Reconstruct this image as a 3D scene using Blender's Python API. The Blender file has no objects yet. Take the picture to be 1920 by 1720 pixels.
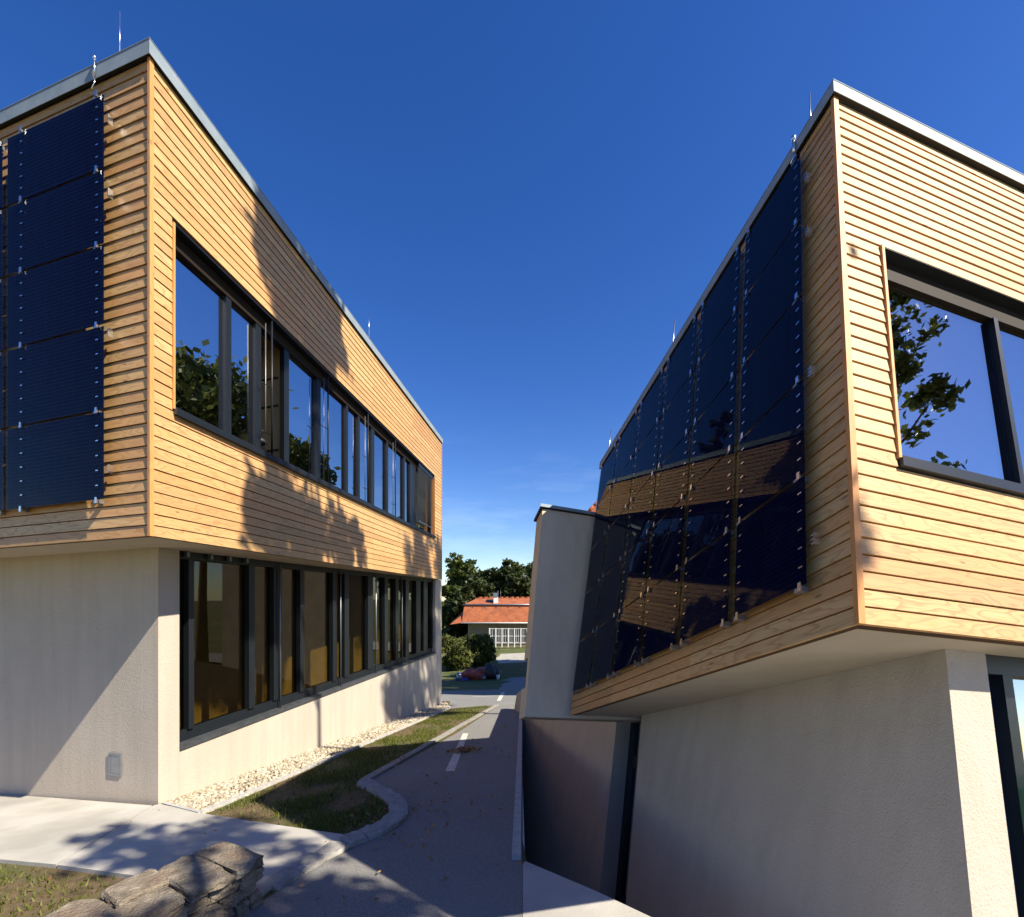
import bpy, bmesh, math, random
import numpy as np
from mathutils import Vector, noise

random.seed(7); RNG = np.random.default_rng(11)
SC = bpy.context.scene
COL = SC.collection
rad = math.radians

# ------------------------------------------------------------------ camera
CAMZ = 2.4
cd = bpy.data.cameras.new("camera"); cam = bpy.data.objects.new("camera", cd); COL.objects.link(cam)
cam.location = (0, 0, CAMZ); cam.rotation_euler = (rad(90), 0, 0)
cd.sensor_fit = 'HORIZONTAL'; cd.sensor_width = 36.0
cd.lens = 880 / 1920 * 36.0
cd.shift_y = (1120 - 860) / 1920          # architectural shift lens: verticals stay vertical
cd.clip_start = 0.05; cd.clip_end = 3000
SC.camera = cam

# ------------------------------------------------------------------ sky, sun, exposure
SUN_AZ, SUN_EL = 118.5, 44.0              # azimuth clockwise from +Y
wd = bpy.data.worlds.new("World"); SC.world = wd; wd.use_nodes = True
wn = wd.node_tree; bg = wn.nodes['Background']
sky = wn.nodes.new('ShaderNodeTexSky'); sky.sky_type = 'NISHITA'; sky.sun_disc = False
sky.sun_elevation = rad(SUN_EL); sky.sun_rotation = rad(SUN_AZ)
sky.altitude = 400; sky.air_density = 1.0; sky.dust_density = 0.35; sky.ozone_density = 3.0
hs_ = wn.nodes.new('ShaderNodeHueSaturation'); hs_.inputs['Saturation'].default_value = 1.32      # camera-vivid blue, the same all over the sky
wn.links.new(sky.outputs[0], hs_.inputs['Color']); hs_.inputs['Hue'].default_value = 0.517; bg.inputs[1].default_value = 0.084
# faint high wisps, all round the sky
tc_ = wn.nodes.new('ShaderNodeTexCoord'); mp_ = wn.nodes.new('ShaderNodeMapping'); mp_.inputs['Scale'].default_value = (3.0, 3.0, 16.0); mp_.inputs['Rotation'].default_value = (0.05, 0.08, 0)
wn.links.new(tc_.outputs['Generated'], mp_.inputs[0])
nz_ = wn.nodes.new('ShaderNodeTexNoise'); nz_.inputs['Scale'].default_value = 1.6; nz_.inputs['Detail'].default_value = 7; nz_.inputs['Roughness'].default_value = 0.6; wn.links.new(mp_.outputs[0], nz_.inputs['Vector'])
cr_ = wn.nodes.new('ShaderNodeValToRGB'); cr_.color_ramp.elements[0].position = 0.53; cr_.color_ramp.elements[0].color = (0, 0, 0, 1); cr_.color_ramp.elements[1].position = 0.8; cr_.color_ramp.elements[1].color = (0.16, 0.16, 0.16, 1)
wn.links.new(nz_.outputs[0], cr_.inputs[0])
cm_ = wn.nodes.new('ShaderNodeMix'); cm_.data_type = 'RGBA'; cm_.inputs[7].default_value = (7.5, 8.2, 9.2, 1)
sx_ = wn.nodes.new('ShaderNodeSeparateXYZ'); wn.links.new(tc_.outputs['Generated'], sx_.inputs[0])
lo_ = wn.nodes.new('ShaderNodeMapRange'); lo_.inputs[1].default_value = 0.10; lo_.inputs[2].default_value = 0.36; lo_.inputs[3].default_value = 1.0; lo_.inputs[4].default_value = 0.0; wn.links.new(sx_.outputs[2], lo_.inputs[0])
ml_ = wn.nodes.new('ShaderNodeMath'); ml_.operation = 'MULTIPLY'; wn.links.new(cr_.outputs[0], ml_.inputs[0]); wn.links.new(lo_.outputs[0], ml_.inputs[1])
wn.links.new(ml_.outputs[0], cm_.inputs[0]); wn.links.new(hs_.outputs[0], cm_.inputs[6]); wn.links.new(cm_.outputs[2], bg.inputs[0])
sl = bpy.data.lights.new("sun", 'SUN'); sl.energy = 4.8; sl.angle = rad(0.55); sl.color = (1.0, 0.92, 0.78)
so = bpy.data.objects.new("sun", sl); COL.objects.link(so)
SUN = Vector((math.sin(rad(SUN_AZ)) * math.cos(rad(SUN_EL)), math.cos(rad(SUN_AZ)) * math.cos(rad(SUN_EL)), math.sin(rad(SUN_EL))))
so.rotation_euler = SUN.to_track_quat('Z', 'Y').to_euler(); so.location = (20, -15, 30)
SC.view_settings.view_transform = 'Standard'; SC.view_settings.look = 'None'
SC.view_settings.exposure = 1.05; SC.view_settings.gamma = 1.0; SC.view_settings.use_curve_mapping = False
SC.cycles.max_bounces = 8; SC.cycles.transparent_max_bounces = 12; SC.cycles.caustics_reflective = False; SC.cycles.caustics_refractive = False

# ------------------------------------------------------------------ node helpers
def new_mat(name):
    m = bpy.data.materials.new(name); m.use_nodes = True
    return m, m.node_tree, m.node_tree.nodes['Principled BSDF']
def N(nt, t, **k):
    n = nt.nodes.new(t)
    for a, v in k.items():
        if a.startswith('i_'):
            key = a[2:]; key = int(key) if key.isdigit() else key.replace('_', ' ')
            n.inputs[key].default_value = v
        else: setattr(n, a, v)
    return n
def L(nt, a, b): nt.links.new(a, b)
def ramp(nt, src, stops):
    r = N(nt, 'ShaderNodeValToRGB'); e = r.color_ramp.elements
    while len(e) < len(stops): e.new(0.5)
    for x, (p, c) in zip(e, stops): x.position = p; x.color = tuple(c) + ((1,) if len(c) == 3 else ())
    L(nt, src, r.inputs[0]); return r.outputs[0]
def mixc(nt, f, a, b, mode='MIX'):
    m = N(nt, 'ShaderNodeMix', data_type='RGBA', blend_type=mode)
    for sock, v in ((m.inputs[0], f), (m.inputs[6], a), (m.inputs[7], b)):
        if hasattr(v, 'links'): L(nt, v, sock)
        else: sock.default_value = v if not isinstance(v, tuple) else (v + (1,) if len(v) == 3 else v)
    return m.outputs[2]
def mth(nt, op, a, b=0.0, c=0.0):
    m = N(nt, 'ShaderNodeMath', operation=op)
    for i, v in enumerate((a, b, c)):
        if hasattr(v, 'links'): L(nt, v, m.inputs[i])
        else: m.inputs[i].default_value = v
    return m.outputs[0]
def objnoise(nt, scale, detail=4, rough=0.55, vec=None, kind='Object'):
    if vec is None:
        vec = N(nt, 'ShaderNodeTexCoord').outputs[kind]
    n = N(nt, 'ShaderNodeTexNoise', i_Scale=scale, i_Detail=detail, i_Roughness=rough); L(nt, vec, n.inputs['Vector'])
    return n.outputs[0]
def bump(nt, b, h, strength, dist):
    n = N(nt, 'ShaderNodeBump', i_Strength=strength, i_Distance=dist); L(nt, h, n.inputs['Height']); L(nt, n.outputs[0], b.inputs['Normal'])

def mat_wood(name, light, dark, rough=0.55):
    m, nt, b = new_mat(name)
    uv = N(nt, 'ShaderNodeUVMap').outputs[0]
    oi = N(nt, 'ShaderNodeObjectInfo').outputs['Random']
    off = N(nt, 'ShaderNodeCombineXYZ'); L(nt, mth(nt, 'MULTIPLY', oi, 57.0), off.inputs[0]); L(nt, mth(nt, 'MULTIPLY', oi, 31.0), off.inputs[1])
    va = N(nt, 'ShaderNodeVectorMath', operation='ADD'); L(nt, uv, va.inputs[0]); L(nt, off.outputs[0], va.inputs[1])
    def mapped(sx, sy):
        mp = N(nt, 'ShaderNodeMapping'); mp.inputs['Scale'].default_value = (sx, sy, 1); L(nt, va.outputs[0], mp.inputs[0]); return mp.outputs[0]
    fine = objnoise(nt, 1, 5, 0.65, mapped(2.2, 130))
    # cathedral growth figure: distorted rings stretched along the board
    big = objnoise(nt, 1, 2, 0.5, mapped(1.1, 5.0))
    rings = mth(nt, 'FRACT', mth(nt, 'MULTIPLY', big, 11.0))
    rings = ramp(nt, rings, [(0.0, (0, 0, 0)), (0.55, (0.15, 0.15, 0.15)), (0.9, (1, 1, 1)), (1.0, (0, 0, 0))])
    vor = N(nt, 'ShaderNodeTexVoronoi', i_Scale=1.0, i_Randomness=1.0); L(nt, mapped(2.6, 7.5), vor.inputs['Vector'])
    knot = ramp(nt, vor.outputs['Distance'], [(0.0, (1, 1, 1)), (0.085, (0.75, 0.75, 0.75)), (0.115, (0, 0, 0))])
    # only some voronoi cells carry a knot
    sc_ = N(nt, 'ShaderNodeSeparateColor'); L(nt, vor.outputs['Color'], sc_.inputs[0])
    pick = mth(nt, 'GREATER_THAN', sc_.outputs[0], 0.62)
    knot = mth(nt, 'MULTIPLY', knot, pick)
    base = mixc(nt, oi, light, tuple(0.55 * l + 0.45 * d for l, d in zip(light, dark)))
    oi2 = mth(nt, 'FRACT', mth(nt, 'MULTIPLY', oi, 17.3))
    base = mixc(nt, mth(nt, 'MULTIPLY', mth(nt, 'GREATER_THAN', oi2, 0.72), 0.45), base, tuple(np.array(light) * np.array((0.92, 0.70, 0.58))))
    base = mixc(nt, mth(nt, 'MULTIPLY', mth(nt, 'LESS_THAN', oi2, 0.15), 0.5), base, tuple(np.array(light) * np.array((1.08, 1.12, 1.2))))
    base = mixc(nt, mth(nt, 'MULTIPLY', rings, 0.6), base, dark)
    base = mixc(nt, ramp(nt, fine, [(0.35, (0.5, 0.5, 0.5)), (0.7, (0, 0, 0))]), base, dark)
    hue = objnoise(nt, 1, 2, 0.5, mapped(0.5, 1.5))
    base = mixc(nt, ramp(nt, hue, [(0.42, (0, 0, 0)), (0.7, (0.55, 0.55, 0.55))]), base, tuple(np.array(light) * np.array((1.0, 0.72, 0.62))))
    base = mixc(nt, mth(nt, 'MULTIPLY', knot, 0.8), base, tuple(np.array(dark) * 0.4))
    L(nt, base, b.inputs['Base Color']); b.inputs['Roughness'].default_value = rough
    b.inputs['Specular IOR Level'].default_value = 0.35
    bump(nt, b, fine, 0.25, 0.002)
    return m
def mat_noise(name, c0, c1, scale=6, rough=0.85, bscale=None, bstr=0.3, bdist=0.01, metal=0.0, spec=0.3, c2=None, s2=1.0, detail=5):
    m, nt, b = new_mat(name)
    n = objnoise(nt, scale, detail)
    col = mixc(nt, ramp(nt, n, [(0.3, (0, 0, 0)), (0.7, (1, 1, 1))]), c0, c1)
    if c2:
        n2 = objnoise(nt, s2, 3); col = mixc(nt, ramp(nt, n2, [(0.45, (0, 0, 0)), (0.65, (1, 1, 1))]), col, c2)
    L(nt, col, b.inputs['Base Color']); b.inputs['Roughness'].default_value = rough
    b.inputs['Metallic'].default_value = metal; b.inputs['Specular IOR Level'].default_value = spec
    if bscale: bump(nt, b, objnoise(nt, bscale, 4, 0.6), bstr, bdist)
    return m
def mat_stucco(name, c, bscale=75, bstr=0.55):
    m, nt, b = new_mat(name); c = np.array(c)
    tc = N(nt, 'ShaderNodeTexCoord').outputs['Object']
    mp = N(nt, 'ShaderNodeMapping'); mp.inputs['Scale'].default_value = (2.6, 2.6, 0.22); L(nt, tc, mp.inputs[0])
    streak = objnoise(nt, 1.6, 6, 0.62, mp.outputs[0]); blot = objnoise(nt, 0.9, 4); grain = objnoise(nt, 140, 3)
    col = mixc(nt, ramp(nt, streak, [(0.42, (0, 0, 0)), (0.75, (0.8, 0.8, 0.8))]), tuple(c * 1.05), tuple(c * (0.80, 0.79, 0.77)))
    col = mixc(nt, ramp(nt, blot, [(0.4, (0, 0, 0)), (0.7, (0.6, 0.6, 0.6))]), col, tuple(c * (0.9, 0.885, 0.86)))
    col = mixc(nt, ramp(nt, grain, [(0.35, (0.5, 0.5, 0.5)), (0.6, (0, 0, 0))]), col, tuple(c * 0.8))
    L(nt, col, b.inputs['Base Color']); b.inputs['Roughness'].default_value = 0.93; b.inputs['Specular IOR Level'].default_value = 0.12
    h = mth(nt, 'ADD', objnoise(nt, bscale, 4, 0.6), mth(nt, 'MULTIPLY', objnoise(nt, bscale * 0.3, 3), 0.5)); bump(nt, b, h, bstr, 0.016)
    return m
def mat_plain(name, c, rough=0.5, metal=0.0, spec=0.5):
    return mat_noise(name, tuple(x * 0.88 for x in c), tuple(min(1, x * 1.1) for x in c), 9, rough, None, metal=metal, spec=spec)
def mat_glass(name, ior, tint, rough=0.0, wav=0.0, single=False):
    m = bpy.data.materials.new(name); m.use_nodes = True; nt = m.node_tree; nt.nodes.clear()
    out = N(nt, 'ShaderNodeOutputMaterial'); mix = N(nt, 'ShaderNodeMixShader')
    fr = N(nt, 'ShaderNodeFresnel', i_IOR=ior)
    ge = N(nt, 'ShaderNodeNewGeometry'); mr = N(nt, 'ShaderNodeMapRange'); mr.inputs[3].default_value = ior; mr.inputs[4].default_value = 1 / ior
    L(nt, ge.outputs['Backfacing'], mr.inputs[0]); L(nt, mr.outputs[0], fr.inputs[0])
    gl = N(nt, 'ShaderNodeBsdfGlossy', i_Roughness=rough); gl.inputs[0].default_value = (0.95, 0.96, 1, 1)
    tr = N(nt, 'ShaderNodeBsdfTransparent'); tr.inputs[0].default_value = tint + (1,)
    if single: L(nt, mth(nt, 'MULTIPLY', fr.outputs[0], mth(nt, 'SUBTRACT', 1.0, ge.outputs['Backfacing'])), mix.inputs[0])
    else: L(nt, fr.outputs[0], mix.inputs[0])
    L(nt, tr.outputs[0], mix.inputs[1]); L(nt, gl.outputs[0], mix.inputs[2]); L(nt, mix.outputs[0], out.inputs[0])
    if wav:
        bp = N(nt, 'ShaderNodeBump', i_Strength=wav, i_Distance=0.004); L(nt, objnoise(nt, 1.3, 1), bp.inputs['Height'])
        L(nt, bp.outputs[0], gl.inputs['Normal'])
    return m
def mat_leaf(name, dark, light, trans=0.25):
    m, nt, b = new_mat(name)
    at = N(nt, 'ShaderNodeAttribute', attribute_name='rnd')
    col = mixc(nt, at.outputs['Fac'], dark, light)
    L(nt, col, b.inputs['Base Color']); b.inputs['Roughness'].default_value = 0.55; b.inputs['Specular IOR Level'].default_value = 0.25
    t = N(nt, 'ShaderNodeBsdfTranslucent'); L(nt, col, t.inputs[0])
    mx = N(nt, 'ShaderNodeMixShader', i_0=trans); out = nt.nodes['Material Output']
    L(nt, b.outputs[0], mx.inputs[1]); L(nt, t.outputs[0], mx.inputs[2]); L(nt, mx.outputs[0], out.inputs[0])
    return m

M = {}
M['wood'] = mat_wood('larch_boards', (0.70, 0.475, 0.205), (0.31, 0.14, 0.05), 0.48)
M['trim'] = mat_wood('larch_trim', (0.68, 0.36, 0.12), (0.42, 0.19, 0.06))
M['back'] = mat_noise('sheathing', (0.055, 0.028, 0.014), (0.09, 0.045, 0.02), 5)
M['stucco'] = mat_stucco('stucco', (0.53, 0.46, 0.37))
M['stucco_b'] = mat_stucco('stucco_beige', (0.70, 0.58, 0.42), 85, 0.35)
M['soffit'] = mat_noise('soffit_plaster', (0.46, 0.40, 0.31), (0.52, 0.45, 0.36), 2.5, 0.9, 60, 0.1, 0.004)
M['zinc'] = mat_noise('zinc_coping', (0.20, 0.25, 0.28), (0.30, 0.35, 0.38), 3.0, 0.68, 40, 0.05, 0.003, metal=0.15, c2=(0.25, 0.30, 0.33), s2=14)
M['frame'] = mat_plain('anthracite_frame', (0.012, 0.015, 0.018), 0.38, 0.0, 0.28)
M['alu'] = mat_plain('brushed_aluminium', (0.75, 0.76, 0.78), 0.25, 1.0)
M['alud'] = mat_plain('dull_aluminium', (0.34, 0.36, 0.40), 0.45, 0.8)
M['sill'] = mat_noise('sill_metal', (0.05, 0.055, 0.06), (0.085, 0.09, 0.095), 8, 0.45, metal=0.2)
M['glass'] = mat_glass('window_glass', 9.0, (0.55, 0.58, 0.58), 0.0, 0.03)
M['glassl'] = mat_glass('tinted_glass', 1.5, (0.62, 0.58, 0.42), 0.0, 0.03)  # warm tint adds to the painted foliage reflection in the lower panes
M['head'] = mat_plain('blind_box', (0.020, 0.013, 0.008), 0.7, 0.0, 0.15)
M['pvglass'] = mat_glass('panel_glass', 1.17, (0.93, 0.97, 0.96), 0.0, 0.0, True)
M['gglass'] = mat_glass('green_edge_glass', 1.5, (0.55, 0.85, 0.72))
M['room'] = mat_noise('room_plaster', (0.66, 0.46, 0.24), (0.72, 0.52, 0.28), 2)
M['rooml'] = mat_noise('room_reflection_olive', (0.30, 0.24, 0.08), (0.46, 0.35, 0.13), 2.2)  # olive room colour stands in for foliage reflected in the lower windows
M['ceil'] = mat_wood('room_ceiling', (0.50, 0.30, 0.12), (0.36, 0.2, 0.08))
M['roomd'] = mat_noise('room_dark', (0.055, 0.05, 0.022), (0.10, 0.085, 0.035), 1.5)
M['blind'] = mat_plain('blind_slat', (0.32, 0.35, 0.38), 0.35, 0.6)
M['concrete'] = mat_noise('concrete', (0.40, 0.375, 0.32), (0.50, 0.475, 0.42), 1.6, 0.9, 45, 0.35, 0.008, c2=(0.35, 0.33, 0.285), s2=0.9)
M['edging'] = mat_noise('edging_concrete', (0.34, 0.33, 0.31), (0.48, 0.47, 0.44), 10, 0.9, 50, 0.4, 0.01)
M['asphalt'] = mat_noise('asphalt', (0.13, 0.125, 0.115), (0.29, 0.28, 0.26), 70, 0.9, 120, 0.6, 0.012, c2=(0.23, 0.225, 0.21), s2=0.5)
M['paint'] = mat_noise('road_paint', (0.62, 0.58, 0.47), (0.78, 0.74, 0.62), 22, 0.8, c2=(0.35, 0.33, 0.28), s2=25)
M['soil'] = mat_noise('soil_lawn', (0.095, 0.068, 0.03), (0.175, 0.12, 0.065), 14, 0.95, 40, 0.7, 0.03, c2=(0.075, 0.095, 0.022), s2=0.8)
M['grass'] = mat_leaf('grass_blades', (0.075, 0.085, 0.014), (0.19, 0.21, 0.045), 0.3)
M['farground'] = mat_noise('meadow', (0.045, 0.065, 0.014), (0.10, 0.115, 0.03), 0.8, 0.95, 6, 0.5, 0.05, c2=(0.13, 0.11, 0.045), s2=0.15)
M['path'] = mat_noise('pale_path', (0.30, 0.28, 0.23), (0.40, 0.38, 0.32), 1.5, 0.95)
M['stone'] = mat_noise('wall_stone', (0.15, 0.12, 0.085), (0.38, 0.32, 0.235), 11, 0.95, 45, 1.0, 0.035, c2=(0.22, 0.165, 0.115), s2=4)
M['mortar'] = mat_noise('wall_core', (0.07, 0.06, 0.045), (0.13, 0.11, 0.085), 12, 0.95, 40, 0.8, 0.02)
M['cobble'] = mat_noise('granite_kerb', (0.24, 0.225, 0.20), (0.36, 0.34, 0.30), 12, 0.88, 40, 0.6, 0.015)
M['leafA'] = mat_leaf('leaf_maple', (0.035, 0.058, 0.014), (0.115, 0.135, 0.03))
M['leafB'] = mat_leaf('leaf_dark', (0.020, 0.034, 0.010), (0.07, 0.085, 0.022))
M['leafC'] = mat_leaf('leaf_bush', (0.045, 0.065, 0.014), (0.16, 0.165, 0.04))
M['leafdead'] = mat_leaf('leaf_fallen', (0.16, 0.08, 0.03), (0.42, 0.26, 0.09), 0.1)
M['bark'] = mat_noise('bark', (0.05, 0.037, 0.025), (0.12, 0.09, 0.06), 12, 0.95, 25, 0.8, 0.04)
M['tile'] = mat_noise('clay_tile', (0.27, 0.075, 0.03), (0.38, 0.125, 0.05), 4, 0.85, c2=(0.24, 0.075, 0.035), s2=1.2)
M['white'] = mat_plain('white_paint', (0.74, 0.73, 0.70), 0.6)
M['shadewall'] = mat_noise('eave_shaded_wall', (0.20, 0.17, 0.13), (0.27, 0.23, 0.18), 2)  # house wall colour darkened to hold the shade under the eave
M['dark'] = mat_plain('dark_plastic', (0.03, 0.03, 0.032), 0.5)
M['red'] = mat_noise('red_tarp', (0.30, 0.045, 0.025), (0.42, 0.09, 0.05), 5, 0.6)
M['blue'] = mat_plain('blue_plastic', (0.03, 0.06, 0.36), 0.45)
M['rail'] = mat_plain('steel_grey', (0.20, 0.21, 0.22), 0.4, 0.7)
def mat_cells():
    m, nt, b = new_mat('solar_cells')
    uv = N(nt, 'ShaderNodeUVMap').outputs[0]; sp = N(nt, 'ShaderNodeSeparateXYZ'); L(nt, uv, sp.inputs[0])
    fr = mth(nt, 'FRACT', mth(nt, 'MULTIPLY', sp.outputs[1], 22.0))
    line = mth(nt, 'LESS_THAN', fr, 0.09)
    fc = mth(nt, 'FRACT', mth(nt, 'MULTIPLY', sp.outputs[0], 6.2)); col_ = mth(nt, 'LESS_THAN', fc, 0.012)
    base = mixc(nt, objnoise(nt, 3, 2), (0.0028, 0.0028, 0.016), (0.0042, 0.0042, 0.028))
    base = mixc(nt, mth(nt, 'MULTIPLY', line, 0.6), base, (0.035, 0.033, 0.04)); base = mixc(nt, mth(nt, 'MULTIPLY', col_, 0.5), base, (0.03, 0.03, 0.05))
    L(nt, base, b.inputs['Base Color']); b.inputs['Roughness'].default_value = 0.6; b.inputs['Specular IOR Level'].default_value = 0.0
    return m
M['cells'] = mat_cells()

# ------------------------------------------------------------------ object helpers
LOC = {}                                   # object -> world position of its origin
def put(o, parent=None):
    COL.objects.link(o)
    if parent is not None: o.parent = parent
    return o
def tag(o, label, cat, group=None):
    o['label'] = label; o['category'] = cat
    if group: o['group'] = group
    return o
def thing(name, loc, label, cat, group=None):
    o = bpy.data.objects.new(name, None); o.empty_display_size = 0.2; put(o); o.location = loc; LOC[o.name] = Vector(loc)
    return tag(o, label, cat, group)
def mesh_obj(name, verts, faces, mat, parent=None, uvs=None, smooth=False, kind=None, rnd=None):
    """verts in world space; the object's origin is its parent's origin, or the first vertex's column"""
    base = LOC[parent.name] if parent is not None else Vector((0, 0, 0))
    me = bpy.data.meshes.new(name)
    if isinstance(verts, np.ndarray):
        nv = len(verts); nf = len(faces); k = faces.shape[1]
        me.vertices.add(nv); me.vertices.foreach_set('co', (verts - np.array(base)).astype(np.float32).ravel())
        me.loops.add(nf * k); me.loops.foreach_set('vertex_index', faces.astype(np.int32).ravel())
        me.polygons.add(nf); me.polygons.foreach_set('loop_start', (np.arange(nf) * k).astype(np.int32))
        me.update(calc_edges=True)
    else:
        me.from_pydata([tuple(Vector(v) - base) for v in verts], [], faces)
    if uvs is not None:
        ul = me.uv_layers.new(name='UVMap'); i = 0
        ul.data.foreach_set('uv', np.array(uvs, dtype=np.float32).ravel())
    if rnd is not None:
        a = me.attributes.new('rnd', 'FLOAT', 'FACE'); a.data.foreach_set('value', np.asarray(rnd, dtype=np.float32))
    if smooth: me.polygons.foreach_set('use_smooth', [True] * len(me.polygons))
    me.materials.append(mat)
    o = bpy.data.objects.new(name, me); put(o, parent); LOC[o.name] = base
    if kind: o['kind'] = kind
    return o
BF = [(0, 1, 3, 2), (4, 6, 7, 5), (0, 4, 5, 1), (2, 3, 7, 6), (0, 2, 6, 4), (1, 5, 7, 3)]
class Frame:
    def __init__(s, C, P, W, V): s.C, s.P, s.W, s.V = map(Vector, (C, P, W, V))
    def pt(s, p, w, h): return s.C + s.P * p + s.W * w + s.V * h
    def box(s, name, mat, parent, p, w, h, along='w', lean=None, jit=0.0):
        """a box in the building's own axes; lean=(axis,amount) sets back the upper front edge"""
        loc = [[p[i], w[j], h[k]] for i in (0, 1) for j in (0, 1) for k in (0, 1)]
        if lean:
            ax = 'pw'.index(lean[0])
            for v in loc:
                if v[ax] == min((p, w)[ax]) and v[2] == h[1]: v[ax] += lean[1]
        vs = [s.pt(*v) for v in loc]
        ai = 'pwh'.index(along); ot = [i for i in range(3) if i != ai]
        uvs = []
        for f in BF:
            for i in f: uvs.append((loc[i][ai], loc[i][ot[0]] + loc[i][ot[1]]))
        return mesh_obj(name, vs, BF, mat, parent, uvs)
def hexa(name, O, a, b, c, mat, parent=None, smooth=False):
    O, a, b, c = map(Vector, (O, a, b, c))
    loc = [(i, j, k) for i in (0, 1) for j in (0, 1) for k in (0, 1)]
    vs = [O + a * i + b * j + c * k for i, j, k in loc]; la, lb, lc = a.length, b.length, c.length
    uvs = [(loc[i][0] * la, loc[i][1] * lb + loc[i][2] * lc) for f in BF for i in f]
    return mesh_obj(name, vs, BF, mat, parent, uvs)
def tube_data(path, radii, n=8):
    vs, fs = [], []; path = [Vector(q) for q in path]
    for i, q in enumerate(path):
        d = (path[min(i + 1, len(path) - 1)] - path[max(i - 1, 0)]).normalized()
        u = d.orthogonal().normalized() if abs(d.z) > 0.9 else d.cross(Vector((0, 0, 1))).normalized()
        if abs(d.z) > 0.9: u = Vector((1, 0, 0)) - d * d.x; u.normalize()
        v = d.cross(u)
        for k in range(n):
            a = 2 * math.pi * k / n; vs.append(q + (u * math.cos(a) + v * math.sin(a)) * radii[i])
    for i in range(len(path) - 1):
        for k in range(n): fs.append((i * n + k, i * n + (k + 1) % n, (i + 1) * n + (k + 1) % n, (i + 1) * n + k))
    fs.append(tuple(range(n - 1, -1, -1))); fs.append(tuple((len(path) - 1) * n + k for k in range(n)))
    return vs, fs
def tube(name, path, radii, mat, parent=None, n=8):
    vs, fs = tube_data(path, radii, n); return mesh_obj(name, vs, fs, mat, parent, smooth=True)
def lump(name, c, size, mat, parent=None, rough=0.18, seed=0, sub=2, rot=0.0, squash=None, boxy=0.0):
    """an irregular stone or heap"""
    bm = bmesh.new(); bmesh.ops.create_icosphere(bm, subdivisions=sub, radius=1.0)
    vs = []
    for v in bm.verts:
        q = v.co.copy()
        if boxy:
            m_ = max(abs(q.x), abs(q.y), abs(q.z)); q = q.lerp(q / m_, boxy)
        q *= 1 + rough * noise.noise(q * 1.7 + Vector((seed * 3.1, seed * 1.7, seed)))
        q = Vector((q.x * size[0], q.y * size[1], q.z * size[2]))
        cr, sr = math.cos(rot), math.sin(rot)
        vs.append(Vector(c) + Vector((q.x * cr - q.y * sr, q.x * sr + q.y * cr, q.z)))
    bm.verts.index_update(); fs = [tuple(v.index for v in f.verts) for f in bm.faces]; bm.free()
    return mesh_obj(name, vs, fs, mat, parent, smooth=True)

# building frames (corner of the timber storey; axes along the panel side, along the window side, up)
FA = Frame((-4.12801, 5.35, 3.09915), (-0.958231, 0.285169, -0.021712), (0.098384, 0.995149, 0.0), (0, 0, 1))
FB = Frame((1.659536, 2.245030, 2.272952), (-0.136202, 0.665880, -0.237598), (0.690649, 0.190524, -0.071446), (0.118302, 0.204933, 0.680005))

# ------------------------------------------------------------------ terrain
def gz(x, y):
    ye = y if y <= 30 else 30 + 8 * (1 - math.exp(-(y - 30) / 8))
    xe = x if abs(x) < 10 else math.copysign(10 + 6 * math.tanh((abs(x) - 10) / 6), x)
    return 0.046 * xe - 0.124 * ye + 0.522
EDGE = 0.0225                               # the upper ground ends along x = EDGE * y, then turns to the foot of the right building
TURN = [(0.131, 4.27), (0.66, 3.68), (0.982, 3.284), (2.2, 2.15)]
def xr(y):
    if y >= TURN[0][1]: return EDGE * y + (0.131 - EDGE * 4.27) * max(0, 1 - (y - 4.27) / 0.5)
    if y <= TURN[-1][1]: return 16.0 if y < 2.149 else 2.2
    for (x0, y0), (x1, y1) in zip(TURN[:-1], TURN[1:]):
        if y1 <= y <= y0: return x1 + (x0 - x1) * (y - y1) / (y0 - y1)
def sheet(name, xs_of_y, ys, mat, dz=0.0, nx=12, kind='structure', parent=None):
    vs, fs = [], []
    for y in ys:
        x0, x1 = xs_of_y(y)
        for i in range(nx + 1):
            x = x0 + (x1 - x0) * i / nx; vs.append((x, y, gz(x, y) + dz))
    for j in range(len(ys) - 1):
        for i in range(nx):
            a = j * (nx + 1) + i; fs.append((a, a + 1, a + nx + 2, a + nx + 1))
    return mesh_obj(name, vs, fs, mat, parent, kind=kind)
near_ys = sorted([-8 + i * 1.0 for i in range(35)] + [2.148, 2.15, 3.284, 3.68, 4.27, 4.77])
sheet('ground', lambda y: (-90, xr(y)), near_ys, M['soil'], -0.004, 40)
sheet('meadow', lambda y: (-700, 700), [25.9, 28, 31, 34, 37, 40, 44, 50, 60, 80, 120, 250, 900], M['farground'], -0.008, 60)
def poly(name, pts, mat, dz=0.0, thick=None, parent=None, kind='structure'):
    n = len(pts); vs = [(x, y, gz(x, y) + dz) for x, y in pts]; fs = [tuple(range(n))]
    if thick:
        vs += [(x, y, gz(x, y) + dz - thick) for x, y in pts]
        fs += [(i, (i + 1) % n, n + (i + 1) % n, n + i) for i in range(n)]
    bm = bmesh.new(); bv = [bm.verts.new(v) for v in vs]
    for f in fs: bm.faces.new([bv[i] for i in f])
    bmesh.ops.recalc_face_normals(bm, faces=bm.faces); bmesh.ops.triangulate(bm, faces=[f for f in bm.faces if len(f.verts) > 4])
    bm.verts.index_update(); V = [v.co.copy() for v in bm.verts]; F_ = [tuple(v.index for v in f.verts) for f in bm.faces]; bm.free()
    # keep the top facing up
    fl = []
    for f in F_:
        nrm = (V[f[1]] - V[f[0]]).cross(V[f[2]] - V[f[0]])
        fl.append(f[::-1] if abs(nrm.z) > 0.5 * nrm.length and nrm.z < 0 and not thick else f)
    return mesh_obj(name, V, fl, mat, parent, kind=kind)

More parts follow.
